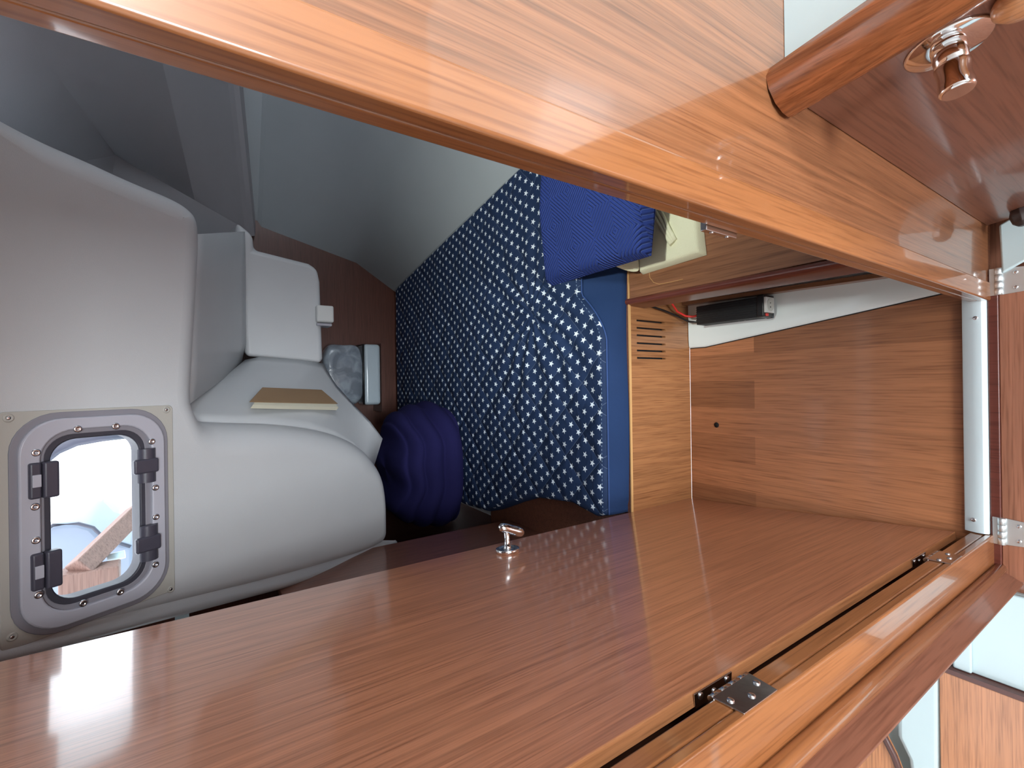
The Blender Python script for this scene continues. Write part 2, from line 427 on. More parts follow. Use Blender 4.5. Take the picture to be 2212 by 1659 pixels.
# angled panel from the bead to its free edge
a0, a1 = Vector((-0.416, 0.266, 0)), Vector((-0.4375, 0.226, 0))
dv = (a1 - a0).normalized(); nn = Vector((-dv.y, dv.x, 0)) * -1
if nn.x > 0: nn = -nn
m = MB(); m.prism([a0, a1, a1 + nn * 0.016, a0 + nn * 0.016], (0, 0, 1.98)); struct(m.build('wall_left', CABW, bevel=0.002))
# bulkhead that closes the aft cabin on the far side of the left jamb
m = MB(); m.box((-0.47, 0.307, -0.05), (-0.452, 1.055, 1.98)); struct(m.build('wall_left_bulkhead', CABW))
m = MB(); m.box((-0.47, 0.285, -0.05), (-0.4205, 0.3065, 1.98)); struct(m.build('trim_13', CABW))

m = MB(); m.box((XL - 0.01, 0.2895, 1.71), (XR + 0.01, 0.304, 1.98)); struct(m.build('trim_14', JAMBW, bevel=0.002))
m = MB(); m.box((XL - 0.06, 0.275, 1.73), (XR + 0.04, 0.289, 1.98)); struct(m.build('wall_header', PANELW))
# --- threshold: white strip, wooden sill
m = MB()
prof = [(0.276, 0.0), (0.276, 0.012), (0.283, 0.0175), (0.297, 0.018), (0.316, 0.010), (0.318, 0.0)]
m.prism([(XL + 0.001, y, z) for y, z in prof], (XR - XL + 0.03, 0, 0)); th = struct(m.build('trim_7', ALU, bevel=0.0008))
for x, y in ((2107, 687), (2103, 1123)):
    p = at(x, y, Z=0.0185); m = MB(); m.lathe(p, (0, 0, 1), [(-0.003, 0.0045), (0.0, 0.0045), (0.001, 0.003), (0.0006, 0.001)], 16)
    m.build('screw', SCREW, th)
m = MB(); m.box((-0.43, 0.2585, -0.02), (0.225, 0.2755, 0.006)); struct(m.build('trim_8', DARKW, bevel=0.002))

# ================================================================== CABIN DOOR
a, b_ = Vector((-0.352, 0.333, 0)), Vector((-0.411, 1.032, 0))
dd = (b_ - a).normalized(); dn = Vector((dd.y, -dd.x, 0))          # dn points into the cabin (right)
if dn.x < 0: dn = -dn
DL = (b_ - a).length
door = struct(empty('door_1', (a.x, a.y, 0.012)))
m = MB(); m.prism([a, b_, b_ - dn * 0.017, a - dn * 0.017], (0, 0, 1.95))
m.v = [(x, y, z + 0.012) for x, y, z in m.v]; m.build('door_leaf', DOORW, door, bevel=0.0012)
m = MB(); e0 = a - dd * 0.0012
m.prism([e0, a + dd * 0.0002, a + dd * 0.0002 - dn * 0.0165, e0 - dn * 0.0165], (0, 0, 1.948)); m.v = [(x, y, z + 0.013) for x, y, z in m.v]
m.build('edge_lipping', wood('pale_edge_lipping', *wcol(206, 142, 96, .1), axis='Z', rough=0.4, coat=0), door)
# handle
hc = onpl(1097, 1193, a, dn)
hd = empty('handle', (0, 0, 0)); hd.parent = door; hd.location = hc - Vector(door['_w']); hd['_w'] = list(hc)
m = MB()
m.lathe(hc, dn, [(0, 0.0285), (0.009, 0.0285), (0.0102, 0.0275), (0.0103, 0.021), (0.0088, 0.0195), (0.009, 0.0095), (0.012, 0.0088), (0.017, 0.0085), (0.0175, 0.0075), (0.028, 0.0066), (0.05, 0.0072), (0.053, 0.004)], 40)
m.build('rosette', CHROME, hd)
m = MB(); c0 = hc + dn * 0.056
gx = at(1065 + 42, 1138, Y=c0.y)
ldir = (Vector((0, 0, -1)) * 0.90 + dd * -0.10 + dn * -0.36).normalized()
rows = []; wv = ldir.cross(dn).normalized(); uv = wv.cross(ldir).normalized()
for i in range(17):
    t = i / 16; s_ = (t - 0.30) * 0.072
    wd = 0.0120 * math.sqrt(max(0.02, 1 - (2 * abs(t - 0.5)) ** 4)); hh = 0.0115 * math.sqrt(max(0.03, 1 - (2 * abs(t - 0.5)) ** 6))
    cc = c0 + ldir * s_
    rows.append([cc + wv * (wd * math.cos(q)) + uv * (hh * math.sin(q)) for q in [2 * math.pi * k / 20 for k in range(20)]])
m.grid(rows, True, True); bb = len(m.v) - 20 * 17
m.f += [[bb + k for k in range(20)], [len(m.v) - 20 + k for k in range(20)]]; m.sm += [True, True]
m.build('lever', CHROME, hd)


def hinge(parent, P, up, ha, leaves, kr=0.0042, name='hinge', mt=None):
    mt = mt or CHROME
    """P knuckle centre; up knuckle axis; leaves: (offset, direction, width, face normal, taper, screw places)"""
    e = empty(name, P)
    e.parent = parent; e.location = Vector(P) - Vector(parent['_w']); e['_w'] = list(P)
    for off, ld, hb, nd, tp, sp_ in leaves:
        Q = P + off; m2 = MB(); q0, q1 = Q + ld * 0.001, Q + ld * hb
        m2.prism([q0 + up * ha, q0 - up * ha, q1 - up * ha * tp, q1 + up * ha * tp], nd * 0.0018)
        m2.build('hinge_leaf', mt, e, bevel=0.0005)
        for k, s_ in sp_:
            m3 = MB(); m3.lathe(Q + ld * (hb * k) + up * (ha * s_) + nd * 0.0017, nd, [(0, 0.0042), (0.0012, 0.0040), (0.0022, 0.0025), (0.0023, 0.0002)], 14)
            m3.build('screw', SCREW, e)
    m = MB()
    for k in range(4):
        m.lathe(P - up * (ha - k * ha / 2) + up * 0.0003, up, [(0, kr * 0.9), (0.0003, kr), (ha / 2 - 0.0009, kr), (ha / 2 - 0.0006, kr * 0.9)], 18)
    m.build('knuckle', mt, e)
    return e


UP = Vector((0, 0, 1))
for zz in (at(1560, 1497, Y=0.318).z, at(2000, 1209, Y=0.318).z):
    P = Vector((-0.3470, 0.3085, zz))
    hinge(door, P, UP, 0.037, [(Vector((-0.0045, 0.0215, 0)), Vector((-1, 0, 0)), 0.018, Vector((0, -1, 0)), 0.95, ((0.35, 0.7), (0.6, 0.0), (0.35, -0.7))),
                               (Vector((0.0020, -0.001, 0)), Vector((0, -1, 0)), 0.035, Vector((1, 0, 0)), 0.9, ((0.45, 0.7), (0.7, 0.0), (0.45, -0.7)))], mt=HINGEM)

ZLP = 0.307
# fixed partition beyond the door's free edge
m = MB(); m.box((-0.62, 1.06, ZLP), (-0.60, 1.745, 1.25)); struct(m.build('wall_left_partition', CABW, bevel=0.002))
m = MB(); m.box((-0.82, 1.06, 0.0), (-0.78, 3.0, 1.468)); struct(m.build('wall_left_cabin', BULKW))
m = MB(); m.box((-0.82, 1.04, 0.0), (-0.471, 1.059, 1.95)); m.box((-0.82, 1.06, 1.4681), (-0.80, 1.40, 1.95)); struct(m.build('wall_left_return', BULKW))

# ================================================================== HULL SIDE, BACK, CEILING
YW = 2.9
m = MB(); m.box((-0.78, YW, 0.0), (0.49, YW + 0.04, 1.4695)); m.box((0.49, YW, 0.0), (2.3, YW + 0.04, 2.0)); struct(m.build('wall_back', BULKW))
# hull lining on the right: three facets lofted forward
bk = [at(850, 628, Y=YW), at(770, 568, Y=YW), at(565, 490, Y=YW)]
bk = [Vector((bk[0].x - 0.06, YW, 0.30))] + bk
fr0 = at(1115, 355, Z=0.40); k0 = at(901, 359, Y=1.85)
dirs = (fr0 - bk[1]) / (bk[1].y - fr0.y)                       # per metre forward
s1 = at(577, 190, Z=bk[3].z); dseam = (s1 - bk[3]) / (bk[3].y - s1.y)
dcr = None
rows = []
for i in range(13):
    q = i / 12 * 2.55; 
    y = YW - q
    p1 = bk[1] + dirs * q * (1 - 0.08 * q); p1.y = y
    p0 = Vector((p1.x - 0.06, y, 0.28))
    p3 = bk[3] + dseam * min(q, 3) * (1 - 0.30 * q * 0.5); p3.y = y
    p2 = bk[2] + (dirs * 0.75 + dseam * 0.25) * q * (1 - 0.10 * q); p2.y = y; p2.z = bk[2].z + 0.02 * q
    rows.append([p0, p1, p2, p3, p3 + Vector((0.03, 0, 0.02)), p3 + Vector((0.03, 0, 0.9))])
m = MB()
m.grid([[r_[0], r_[1]] for r_ in rows], smooth=True)
m.grid([[r_[1], r_[1].lerp(r_[2], .5), r_[1].lerp(r_[2], .93), r_[2] + (r_[3] - r_[1]) * 0.0, r_[2].lerp(r_[3], .07), r_[2].lerp(r_[3], .5), r_[3]] for r_ in rows], smooth=True)
for k_ in (3, 4): m.grid([[r_[k_], r_[k_ + 1]] for r_ in rows], smooth=True)
hull = struct(m.build('wall_right', LINER))

# overhead: side deck underside in two facets
A = at(535, 485, Y=2.80); B = at(500, 168, Y=2.45); C = at(40, 50, Y=1.45); D = at(250, 335, Y=2.2)
dAB = (B - A); dDC = (C - D)
A2 = A - dAB * 0.6 + Vector((0, 0, 0)); B2 = B + dAB * 1.2; C2 = C + dDC * 0.7
m = MB()
RR = []
for i in range(11):
    t = i / 10 * 1.9 - 0.1
    rid = A + dAB * t; cre = D + dDC * t
    out = rid + Vector((0.35, 0.28, -0.06))
    RR.append([out + Vector((0.0, 0.02, -0.03)), rid + Vector((0.02, 0.035, -0.03)), rid + Vector((0.008, 0.012, -0.006)), rid + (cre - rid) * 0.03 + Vector((0, 0, 0.004)), rid + (cre - rid) * 0.5, cre])
for k_ in range(5): m.grid([[r_[k_], r_[k_].lerp(r_[k_ + 1], .5), r_[k_ + 1]] for r_ in RR], smooth=True)
E1 = at(-120, 300, Y=1.45); E2 = at(440, 520, Y=2.75)
m.grid([[D - dDC * 0.25, A - dAB * 0.3], [D - dDC * 0.25, A - dAB * 0.3]][:1] + [[D, D]], smooth=False) if False else None
m.add([C2, C, D, A - dAB * 0.05, at(480, 640, Y=2.75), at(200, 640, Y=2.3), at(-200, 420, Y=1.6)], [(0, 1, 2, 6), (2, 5, 6), (2, 3, 4, 5)])
struct(m.build('ceiling', CEIL))
m = MB(); m.box((-0.82, 0.31, 1.955), (2.3, 1.16, 1.975)); m.box((0.38, 1.161, 1.955), (2.3, 2.9, 1.975)); struct(m.build('ceiling_deck', CEIL))
m = MB(); m.box((2.3, 0.31, 0.0), (2.33, 2.94, 1.975)); struct(m.build('wall_right_outer', CEIL))
m = MB(); m.box((-0.82, 1.1, -0.05), (2.3, 2.94, -0.02)); m.box((0.9, 0.31, -0.05), (2.3, 1.1, -0.02)); struct(m.build('floor_bilge', plain('bilge_shade_black', srgb(24, 20, 20), 0.8)))  # recess shade put into the colour: floor near-black past the berth board
m = MB(); m.box((0.38, 1.50, 1.5005), (0.40, 2.9, 1.954)); struct(m.build('wall_cockpit_side', WHITE))
m = MB(); m.lathe(at(212, 103, Y=1.75), (0, -1, -0.6), [(0, 0.004), (0.01, 0.004), (0.011, 0.002)], 10); struct(m.build('trim_9', WHITE))

# ================================================================== COCKPIT MOULDING with port
P0 = at(375, 1075, Y=1.4)
D1 = ray(1610, 842).normalized(); D1.x = 0; D1.normalize()
E1v = Vector((1, 0, 0)); NP = D1.cross(E1v).normalized()
if NP.y > 0: NP = -NP           # toward the camera


def pp(x, y): return onpl(x, y, P0, NP)


def uv2(p): d = p - P0; return (d.dot(E1v), d.dot(-D1))


def xy3(u, v, h=0.0): return P0 + E1v * u - D1 * v + NP * h


moulding = tag(empty('cockpit_moulding', P0), 'grey moulded fibreglass cockpit well bulging into the aft cabin around the opening port', 'moulding')
OUT = [(-260, 60), (-120, 178), (0, 248), (100, 291), (200, 335), (300, 383), (380, 416), (422, 440), (442, 470), (446, 520), (442, 600), (436, 700), (430, 800), (426, 870), (434, 900), (460, 912), (520, 915), (620, 917), (700, 926), (760, 942), (800, 964), (825, 992), (837, 1030), (841, 1080), (842, 1130), (842, 1160),
       (828, 1180), (780, 1202), (600, 1258), (380, 1315), (180, 1367), (0, 1413), (-260, 1480)]
def _rb(x, y):
    if 435 < x < 832 and 890 < y < 1010: return 0.085
    if 832 <= x < 840 and y < 1060: return 0.05
    if y < 445 and x > 50: return 0.060
    if x < 450 and 445 <= y <= 880 and x > 420: return 0.048
    return 0.034


pts = [uv2(pp(*q)) + (_rb(*q),) for q in OUT]


def smooth_poly(p, it=1):
    for _ in range(it):
        q = []
        for i in range(len(p)):
            a_, b2 = p[i], p[(i + 1) % len(p)]
            q.append(tuple(c_ * .75 + d_ * .25 for c_, d_ in zip(a_, b2))); q.append(tuple(c_ * .25 + d_ * .75 for c_, d_ in zip(a_, b2)))
        p = q
    return p


pts = smooth_poly(pts, 2)
area2 = sum(pts[i][0] * pts[(i + 1) % len(pts)][1] - pts[(i + 1) % len(pts)][0] * pts[i][1] for i in range(len(pts)))
sg = 1 if area2 > 0 else -1
nrm = []
for i in range(len(pts)):
    a_, c_ = pts[i - 1], pts[(i + 1) % len(pts)]; tx, ty = c_[0] - a_[0], c_[1] - a_[1]; l = math.hypot(tx, ty) or 1
    nrm.append((ty / l * sg, -tx / l * sg))
rings = []
for k in range(11):
    th_ = k / 10 * math.pi / 2
    rings.append([xy3(p[0] - n[0] * p[2] * (1 - math.sin(th_)), p[1] - n[1] * p[2] * (1 - math.sin(th_)), -p[2] * (1 - math.cos(th_))) for p, n in zip(pts, nrm)])
rings.append([xy3(p[0], p[1], -p[2] - 0.02) for p in pts])


def rrect(u0, u1, v0, v1, r_, n=8, skew=0.0):
    o = []
    for cx_, cy_, a0_ in ((u1 - r_, v1 - r_, 0), (u0 + r_, v1 - r_, 90), (u0 + r_, v0 + r_, 180), (u1 - r_, v0 + r_, 270)):
        for k in range(n + 1):
            q = R(a0_ + 90 * k / n); o.append((cx_ + r_ * math.cos(q), cy_ + r_ * math.sin(q)))
    return o


def U(y): return uv2(pp(200, y))[0]
def V(x): return uv2(pp(x, 1110))[1]


gu0, gu1, gv0, gv1 = U(1277), U(944), V(300), V(108)
fu0, fu1, fv0, fv1 = U(1325), U(899), V(350), V(34)
hole = rrect(U(1300), U(920), V(330), V(70), 0.05)
bm = bmesh.new()
vi = [bm.verts.new(p) for p in rings[0]]; vh = [bm.verts.new(xy3(u, v)) for u, v in hole]
es = [bm.edges.new((vi[i], vi[(i + 1) % len(vi)])) for i in range(len(vi))] + [bm.edges.new((vh[i], vh[(i + 1) % len(vh)])) for i in range(len(vh))]
bmesh.ops.triangle_fill(bm, use_beauty=True, use_dissolve=False, edges=es)
bm.verts.ensure_lookup_table(); bm.verts.index_update()
m = MB(); m.add([v.co.copy() for v in bm.verts], [[v.index for v in f.verts] for f in bm.faces], True); bm.free()
m.grid([[*r_] for r_ in rings], True, True)
# wall of the hole
m.grid([[xy3(u, v, 0) for u, v in hole], [xy3(u, v, -0.05) for u, v in hole]], False, True)
# flange lip along the lower left border
lip = [(852, 1172), (856, 1178), (800, 1204), (700, 1236), (600, 1264), (380, 1320), (180, 1372), (0, 1418), (-260, 1485)]
FL = []
lp = [pp(*q) for q in lip[1:]]
for i, p in enumerate(lp):
    t = (lp[min(i + 1, len(lp) - 1)] - lp[max(i - 1, 0)]).normalized(); o_ = t.cross(NP).normalized()
    if o_.x > 0: o_ = -o_
    prof = [(-0.06, -0.012), (-0.045, -0.008), (-0.030, -0.007), (-0.018, -0.002), (-0.008, 0.006), (0.004, 0.008), (0.013, 0.002), (0.014, -0.010), (0.004, -0.024), (-0.03, -0.04)]
    FL.append([p + o_ * (u_ * (0.3 if (i == 0 and u_ < 0) else 1)) + NP * h_ for u_, h_ in prof])
e0 = FL[0]; c0 = sum(e0, Vector()) / len(e0); dn_ = (lp[0] - lp[1]).normalized()
FL = [[c0 + dn_ * 0.016 + (q - c0) * 0.05 for q in e0], [c0 + dn_ * 0.015 + (q - c0) * 0.55 for q in e0], [c0 + dn_ * 0.009 + (q - c0) * 0.9 for q in e0]] + FL
m.grid(FL, True)
mo = m.build('well_front', GEL, moulding)
m = MB(); m.add([xy3(-0.85 - P0.x, pts_v, -0.075) for pts_v in (-0.66, 0.62)] + [xy3(uv2(q_)[0] + 0.025, uv2(q_)[1], -0.075) for q_ in lp[::-1]], [list(range(2 + len(lp)))])
struct(m.build('wall_leak_filler', BULKW, solid=0.004))  # unseen filler added to stop sky light leaking in beside the moulding
# recess ceiling, side wall, rear face
Yr = 2.2
m = MB()
near = [(446, 500), (440, 600), (434, 700), (428, 800), (424, 880)]
far = [(528, 500), (530, 580), (530, 660), (530, 740), (520, 790)]
rows = []
for j in range(9):
    t = j / 8; r_ = []
    for a_, b2 in zip(near, far):
        p, q = pp(*a_) - NP * 0.05, at(*b2, Y=Yr); c = p.lerp(q, t); c.z += 0.0 * math.sin(math.pi * t); r_.append(c)
    rows.append(r_)
m.grid(rows, True)
near = [(424, 880), (430, 903), (455, 915), (520, 917), (620, 919), (700, 928), (760, 944), (800, 966), (825, 994), (837, 1035)]
far = [(520, 790, Yr), (530, 778, Yr), (560, 772, Yr), (600, 774, Yr), (650, 778, Yr), (698, 786, Yr), (724, 830, 2.15), (765, 876, 2.08), (800, 912, 2.0), (826, 948, 1.95)]
rows = []
for j in range(11):
    t = j / 10
    rows.append([(pp(*a_) - NP * 0.088).lerp(at(b2[0], b2[1], Y=b2[2]), t) for a_, b2 in zip(near, far)])
m.grid(rows, True)
m.build('well_side', GEL, moulding, solid=0.004)
o3 = [(512, 480), (546, 508), (549, 540), (668, 570), (686, 582), (692, 610), (698, 775), (694, 786), (530, 770), (524, 640), (524, 600), (498, 560)]
m = MB(); front = [at(x, y, Y=Yr) for x, y in o3]
m.prism(front, (0.12, 0.65, 0.02)); m.build('well_rear', GEL, moulding, bevel=0.018, seg=5)
# small latch hanging under the rear face
bx = empty('cabin_light', at(705, 678, Y=2.22)); tag(bx, 'small white box fitting hanging under the rear face of the grey moulding', 'light fitting')
m = MB(); p, q = at(684, 658, Y=2.17), at(722, 697, Y=2.17); m.box((q.x, 2.17, q.z), (p.x, 2.26, p.z)); m.build('fitting_body', PALEW, bx, bevel=0.008)
m = MB(); p, q = at(684, 697, Y=2.19), at(717, 705, Y=2.19); m.box((q.x, 2.185, q.z), (p.x, 2.26, p.z)); m.build('fitting_base', FRAME, bx, bevel=0.004)
# outer top of the cockpit well (what the port looks out on is open air)
# ---- window
win = struct(empty('window_1', xy3((gu0 + gu1) / 2, gv0)))


def slab(outer, inner, h0, h1, name, mat, parent, bev=0.0):
    m = MB(); n = len(outer)
    for ring_, in ((0,),):
        pass
    a_ = [xy3(u, v, h0) for u, v in outer]; b2 = [xy3(u, v, h1) for u, v in outer]
    if inner:
        c = [xy3(u, v, h1) for u, v in inner]; d = [xy3(u, v, h0) for u, v in inner]
        m.grid([a_, b2, c, d, a_], False, True)
    else:
        m.add(a_ + b2, [list(range(n)), list(range(n, 2 * n))[::-1]]); m.grid([a_, b2], False, True)
    return m.build(name, mat, parent, bevel=bev, seg=2)


pu = [uv2(pp(x, y)) for x, y in ((-8, 884), (365, 875), (382, 1275), (-12, 1411))]
pv1 = pu[0][1]; pv0 = (pu[1][1] + pu[2][1]) / 2; pu1 = pu[1][0]; pu0 = (pu[2][0] + pu[3][0]) / 2
slab(rrect(pu0, pu1, pv0, pv1, 0.010), rrect(gu0 - .01, gu1 + .01, gv0 - .01, gv1 + .01, 0.045), -0.0005, 0.004, 'mounting_plate', PLATE, win, 0.0015)
slab(rrect(fu0 - .012, fu1 + .012, fv0 - .011, fv1 + .011, 0.075), rrect(gu0 - .01, gu1 + .01, gv0 - .01, gv1 + .01, 0.045), 0.003, 0.007, 'gasket', SEALG, win, 0.0015)
slab(rrect(fu0, fu1, fv0, fv1, 0.066), rrect(gu0 - .020, gu1 + .020, gv0 - .020, gv1 + .018, 0.055), 0.004, 0.016, 'frame', FRAME, win, 0.003)
slab(rrect(gu0 - .0205, gu1 + .0205, gv0 - .0205, gv1 + .0185, 0.055), rrect(gu0, gu1, gv0, gv1, 0.042), -0.03, 0.006, 'glazing_seal', SEAL, win, 0.003)
slab(rrect(gu0 - .002, gu1 + .002, gv0 - .002, gv1 + .002, 0.042), None, -0.018, -0.012, 'glass', GLASS, win)
for x, y in ((160, 926), (242, 920), (320, 953), (70, 977), (68, 1093), (328, 1052), (329, 1115), (70, 1165), (328, 1217), (76, 1282), (172, 1300), (252, 1276)):
    u, v = uv2(pp(x, y)); m = MB(); m.lathe(xy3(u, v, 0.0155), NP, [(0, 0.0075), (0.001, 0.0072), (0.0022, 0.005), (0.0016, 0.003), (0.0004, 0.002)], 18); m.build('screw', SCREW, win)
for x, y in ((16, 903), (357, 885), (367, 1272), (24, 1375)):
    u, v = uv2(pp(x, y)); m = MB(); m.lathe(xy3(u, v, 0.003), NP, [(0, 0.0085), (0.002, 0.008), (0.0035, 0.006), (0.002, 0.0035), (0.001, 0.003)], 18); m.build('screw_cap', PLATE, win)
    m = MB(); m.lathe(xy3(u, v, 0.0045), NP, [(0, 0.0035), (0.0015, 0.003), (0.001, 0.0005)], 12); m.build('screw', SCREW, win)
for (xa, xb, ya, yb, kind) in ((52, 116, 996, 1074, 0), (55, 120, 1188, 1268, 0), (282, 337, 968, 1040, 1), (284, 340, 1132, 1207, 1)):
    u0, v1 = uv2(pp((xa + xb) / 2, yb))[0], V(xa); u1, v0 = uv2(pp((xa + xb) / 2, ya))[0], V(xb)
    nm = 'window_hinge' if kind == 0 else 'window_latch'
    c = xy3((u0 + u1) / 2, (v0 + v1) / 2, 0.02); e = empty(nm, c); e.parent = win; e.location = c - Vector(win['_w'])
    hu, hv = (u1 - u0) / 2, (v1 - v0) / 2; m = MB()
    if kind == 0:
        m.obox(c + D1 * (hv * 0.45) , E1v, D1, NP, hu, hv * 0.55, 0.010); m.obox(c - D1 * (hv * 0.55) - NP * 0.003, E1v, D1, NP, hu * 0.98, hv * 0.42, 0.007)
        m.build('hinge_body', LATCH, e, bevel=0.004)
        m = MB(); m.obox(c - D1 * (hv * 0.5) + NP * 0.004, E1v, D1, NP, hu * 0.34, hv * 0.3, 0.002); m.obox(c - D1 * (hv * 0.5) + NP * 0.0045, E1v, D1, NP, hu * 0.2, hv * 0.2, 0.001)
        m.build('hinge_bracket', FRAME, e, bevel=0.001)
    else:
        rows = []
        for i in range(9):
            q = R(180 * i / 8); rows.append([c - D1 * (hv * 0.7 * math.cos(q) * -1) + NP * (-0.006 + 0.016 * math.sin(q)) - E1v * hu, c - D1 * (hv * 0.7 * math.cos(q) * -1) + NP * (-0.006 + 0.016 * math.sin(q)) + E1v * hu])
        m.grid(rows, True); m.add([r_[0] for r_ in rows], [list(range(9))]); m.add([r_[1] for r_ in rows], [list(range(9))])
        m.build('latch_barrel', LATCH, e)
        m = MB(); m.obox(c - D1 * (hv * 0.25) + NP * 0.006, E1v, D1, NP, hu * 0.42, hv * 0.95, 0.006); m.build('latch_lever', LATCH, e, bevel=0.004)

# ---- outside in the cockpit, seen through the port
cp = struct(empty('floor_cockpit', (-0.3, 2.3, 1.50)))
m = MB(); m.box((-1.6, 1.475, 1.47), (0.469, 4.4, 1.50)); m.build('cockpit_sole', WHITE, cp)
G1 = plain('pale_grey_seat_mould', srgb(128, 136, 152), 0.4, var=0.03)
seatc = tag(empty('cockpit_bench', (-0.75, 2.6, 1.5)), 'pale grey moulded cockpit seat seen outside through the port', 'seat')
m = MB(); pts_ = [at(x, y, Y=2.5) for x, y in ((118, 1168), (145, 1142), (205, 1138), (235, 1146), (262, 1172), (330, 1190), (330, 1300), (100, 1320))]; m.prism(pts_, (0, 0.5, 0)); m.build('seat_base', G1, seatc, bevel=0.02)
m = MB(); m.tube([p + Vector((0, -0.004, 0)) for p in (at(118, 1166, Y=2.48), at(150, 1143, Y=2.48), at(205, 1139, Y=2.48), at(238, 1148, Y=2.48), at(262, 1172, Y=2.48), at(320, 1190, Y=2.48))], 0.007); m.build('seat_piping', LATCH, seatc)
m = MB(); pts_ = [at(x, y, Y=3.4) for x, y in ((190, 1115), (262, 1092), (300, 1130), (300, 1200), (180, 1200))]; m.prism(pts_, (0, 0.3, 0)); m.build('seat_back', G1, seatc, bevel=0.02)
tb = tag(empty('cockpit_table', at(200, 1250, Y=2.1)), 'folded wooden cockpit table leaf seen outside through the port', 'table')
m = MB(); p, q = at(196, 1240, Y=2.0), at(330, 1110, Y=2.25); m.obox((p + q) / 2, (q - p).normalized(), (q - p).normalized().cross(Vector((0, 1, 0))).normalized(), (q - p).normalized().cross((q - p).normalized().cross(Vector((0, 1, 0))).normalized()).normalized(), (q - p).length / 2, 0.03, 0.03); m.build('table_leaf', OUTW, tb, bevel=0.004)
m = MB(); p = at(200, 1262, Y=2.0); m.box((p.x - 0.04, 1.98, p.z - 0.1), (p.x + 0.03, 2.06, p.z + 0.05)); m.build('table_bracket', OUTW, tb, bevel=0.006)
m = MB(); p, q = at(262, 1215, Y=2.1), at(300, 1205, Y=2.1); m.tube([p, q], 0.014); m.build('table_strut', WHITE, tb)
ln = MB(); ln.tube([at(x, y, Y=3.2) for x, y in ((60, 1050), (118, 1005), (160, 972), (205, 952), (260, 942), (320, 935))], 0.040); tag(ln.build('mooring_rope', LATCH), 'thin dark rope crossing the sky outside the port', 'rope')
m = MB(); m.box((at(100, 1100, Y=3).x - 0.0, 3.0, 1.5), (at(100, 1085, Y=3).x + 0.06, 3.02, 1.62)); 

# ================================================================== BERTH
berth = tag(empty('berth_base', (-0.1, 1.05, 0)), 'teak berth base with vertical vent slots under the star print mattress', 'berth')
ZL = 0.306
xs = [at(x_, y_, Y=YB).x for x_, y_ in ((1375, 692), (1375, 708), (1375, 724), (1375, 741), (1375, 757), (1375, 773))]
z_hi, z_lo = at(1375, 692, Y=YB).z, at(1437, 692, Y=YB).z
XBL, XBR = -0.415, 0.85
m = MB(); cuts = sorted(xs); hw = 0.0030
m.box((XBL, YB, 0.0), (cuts[0] - hw, YB + 0.015, ZL - 0.006))
for i in range(6):
    x1 = cuts[i + 1] - hw if i < 5 else XBR
    m.box((cuts[i] + hw, YB, 0.0), (x1, YB + 0.015, ZL - 0.006))
for c in cuts:
    m.box((c - hw, YB, 0.0), (c + hw, YB + 0.015, z_lo)); m.box((c - hw, YB, z_hi), (c + hw, YB + 0.015, ZL - 0.006))
m.build('front_panel', BERTHW, berth)
m = MB(); m.box((XBL, YB + 0.0, ZL - 0.006), (XBR, YB + 0.004, ZL + 0.002)); m.build('edge_strip', PLY, berth)
m = MB(); m.box((-0.655, 1.06, ZL - 0.015), (-0.4155, 1.895, ZL)); m.box((-0.4155, YB + 0.004, ZL - 0.015), (0.60, 2.895, ZL)); m.build('berth_board', CABW, berth)
m = MB(); m.box((-0.655, 1.0601, 0), (-0.42, 1.075, ZL - 0.016)); m.build('side_panel', CABW, berth)
m = MB(); m.box((XBL, YB + 0.02, 0.0), (XBR, YB + 0.03, ZL - 0.02)); m.build('slot_shade_sheet', GAP, berth)  # near-black sheet painted as the shade behind the vent slots

# mattress
ZM = 0.402
mat = tag(empty('mattress', (0.1, 1.9, ZL)), 'navy mattress printed with small white stars and quilted in diamonds', 'mattress')


def edgeL(y):
    P = [(1.035, -0.405), (1.10, -0.425), (1.22, -0.405), (1.45, -0.43), (1.62, -0.49), (1.78, -0.555), (2.0, -0.57), (2.4, -0.5), (2.85, -0.42)]
    for (a_, b2), (c, d) in zip(P, P[1:]):
        if y <= c: return b2 + (d - b2) * max(0, (y - a_) / (c - a_))
    return P[-1][1]


def edgeR(y):
    q = YW - y; p = bk[1] + dirs * q * (1 - 0.08 * q); return p.x - 0.004


def wrk(x, y):
    h = 0.004 * math.sin(x * 9 + y * 4) * math.sin(y * 7 - x * 3)
    u, v = (x + y) / 0.165, (x - y) / 0.165
    q = min(0.5 - abs(u - math.floor(u) - 0.5), 0.5 - abs(v - math.floor(v) - 0.5))
    h += 0.0035 * math.sqrt(min(1, q * 4)) - 0.002
    # creases that fan out from the blanket
    dx, dy = x - 0.26, y - 1.42; r_ = math.hypot(dx, dy); an = math.atan2(dy, dx)
    w_ = math.exp(-((r_ - 0.20) / 0.28) ** 2)
    h += 0.0055 * w_ * math.sin(an * 15 + 3 * noise.noise((x * 5, y * 5, 0)))
    h += 0.004 * noise.noise((x * 7, y * 7, 3.1)) + 0.002 * noise.noise((x * 21, y * 16, 1.2))
    return h


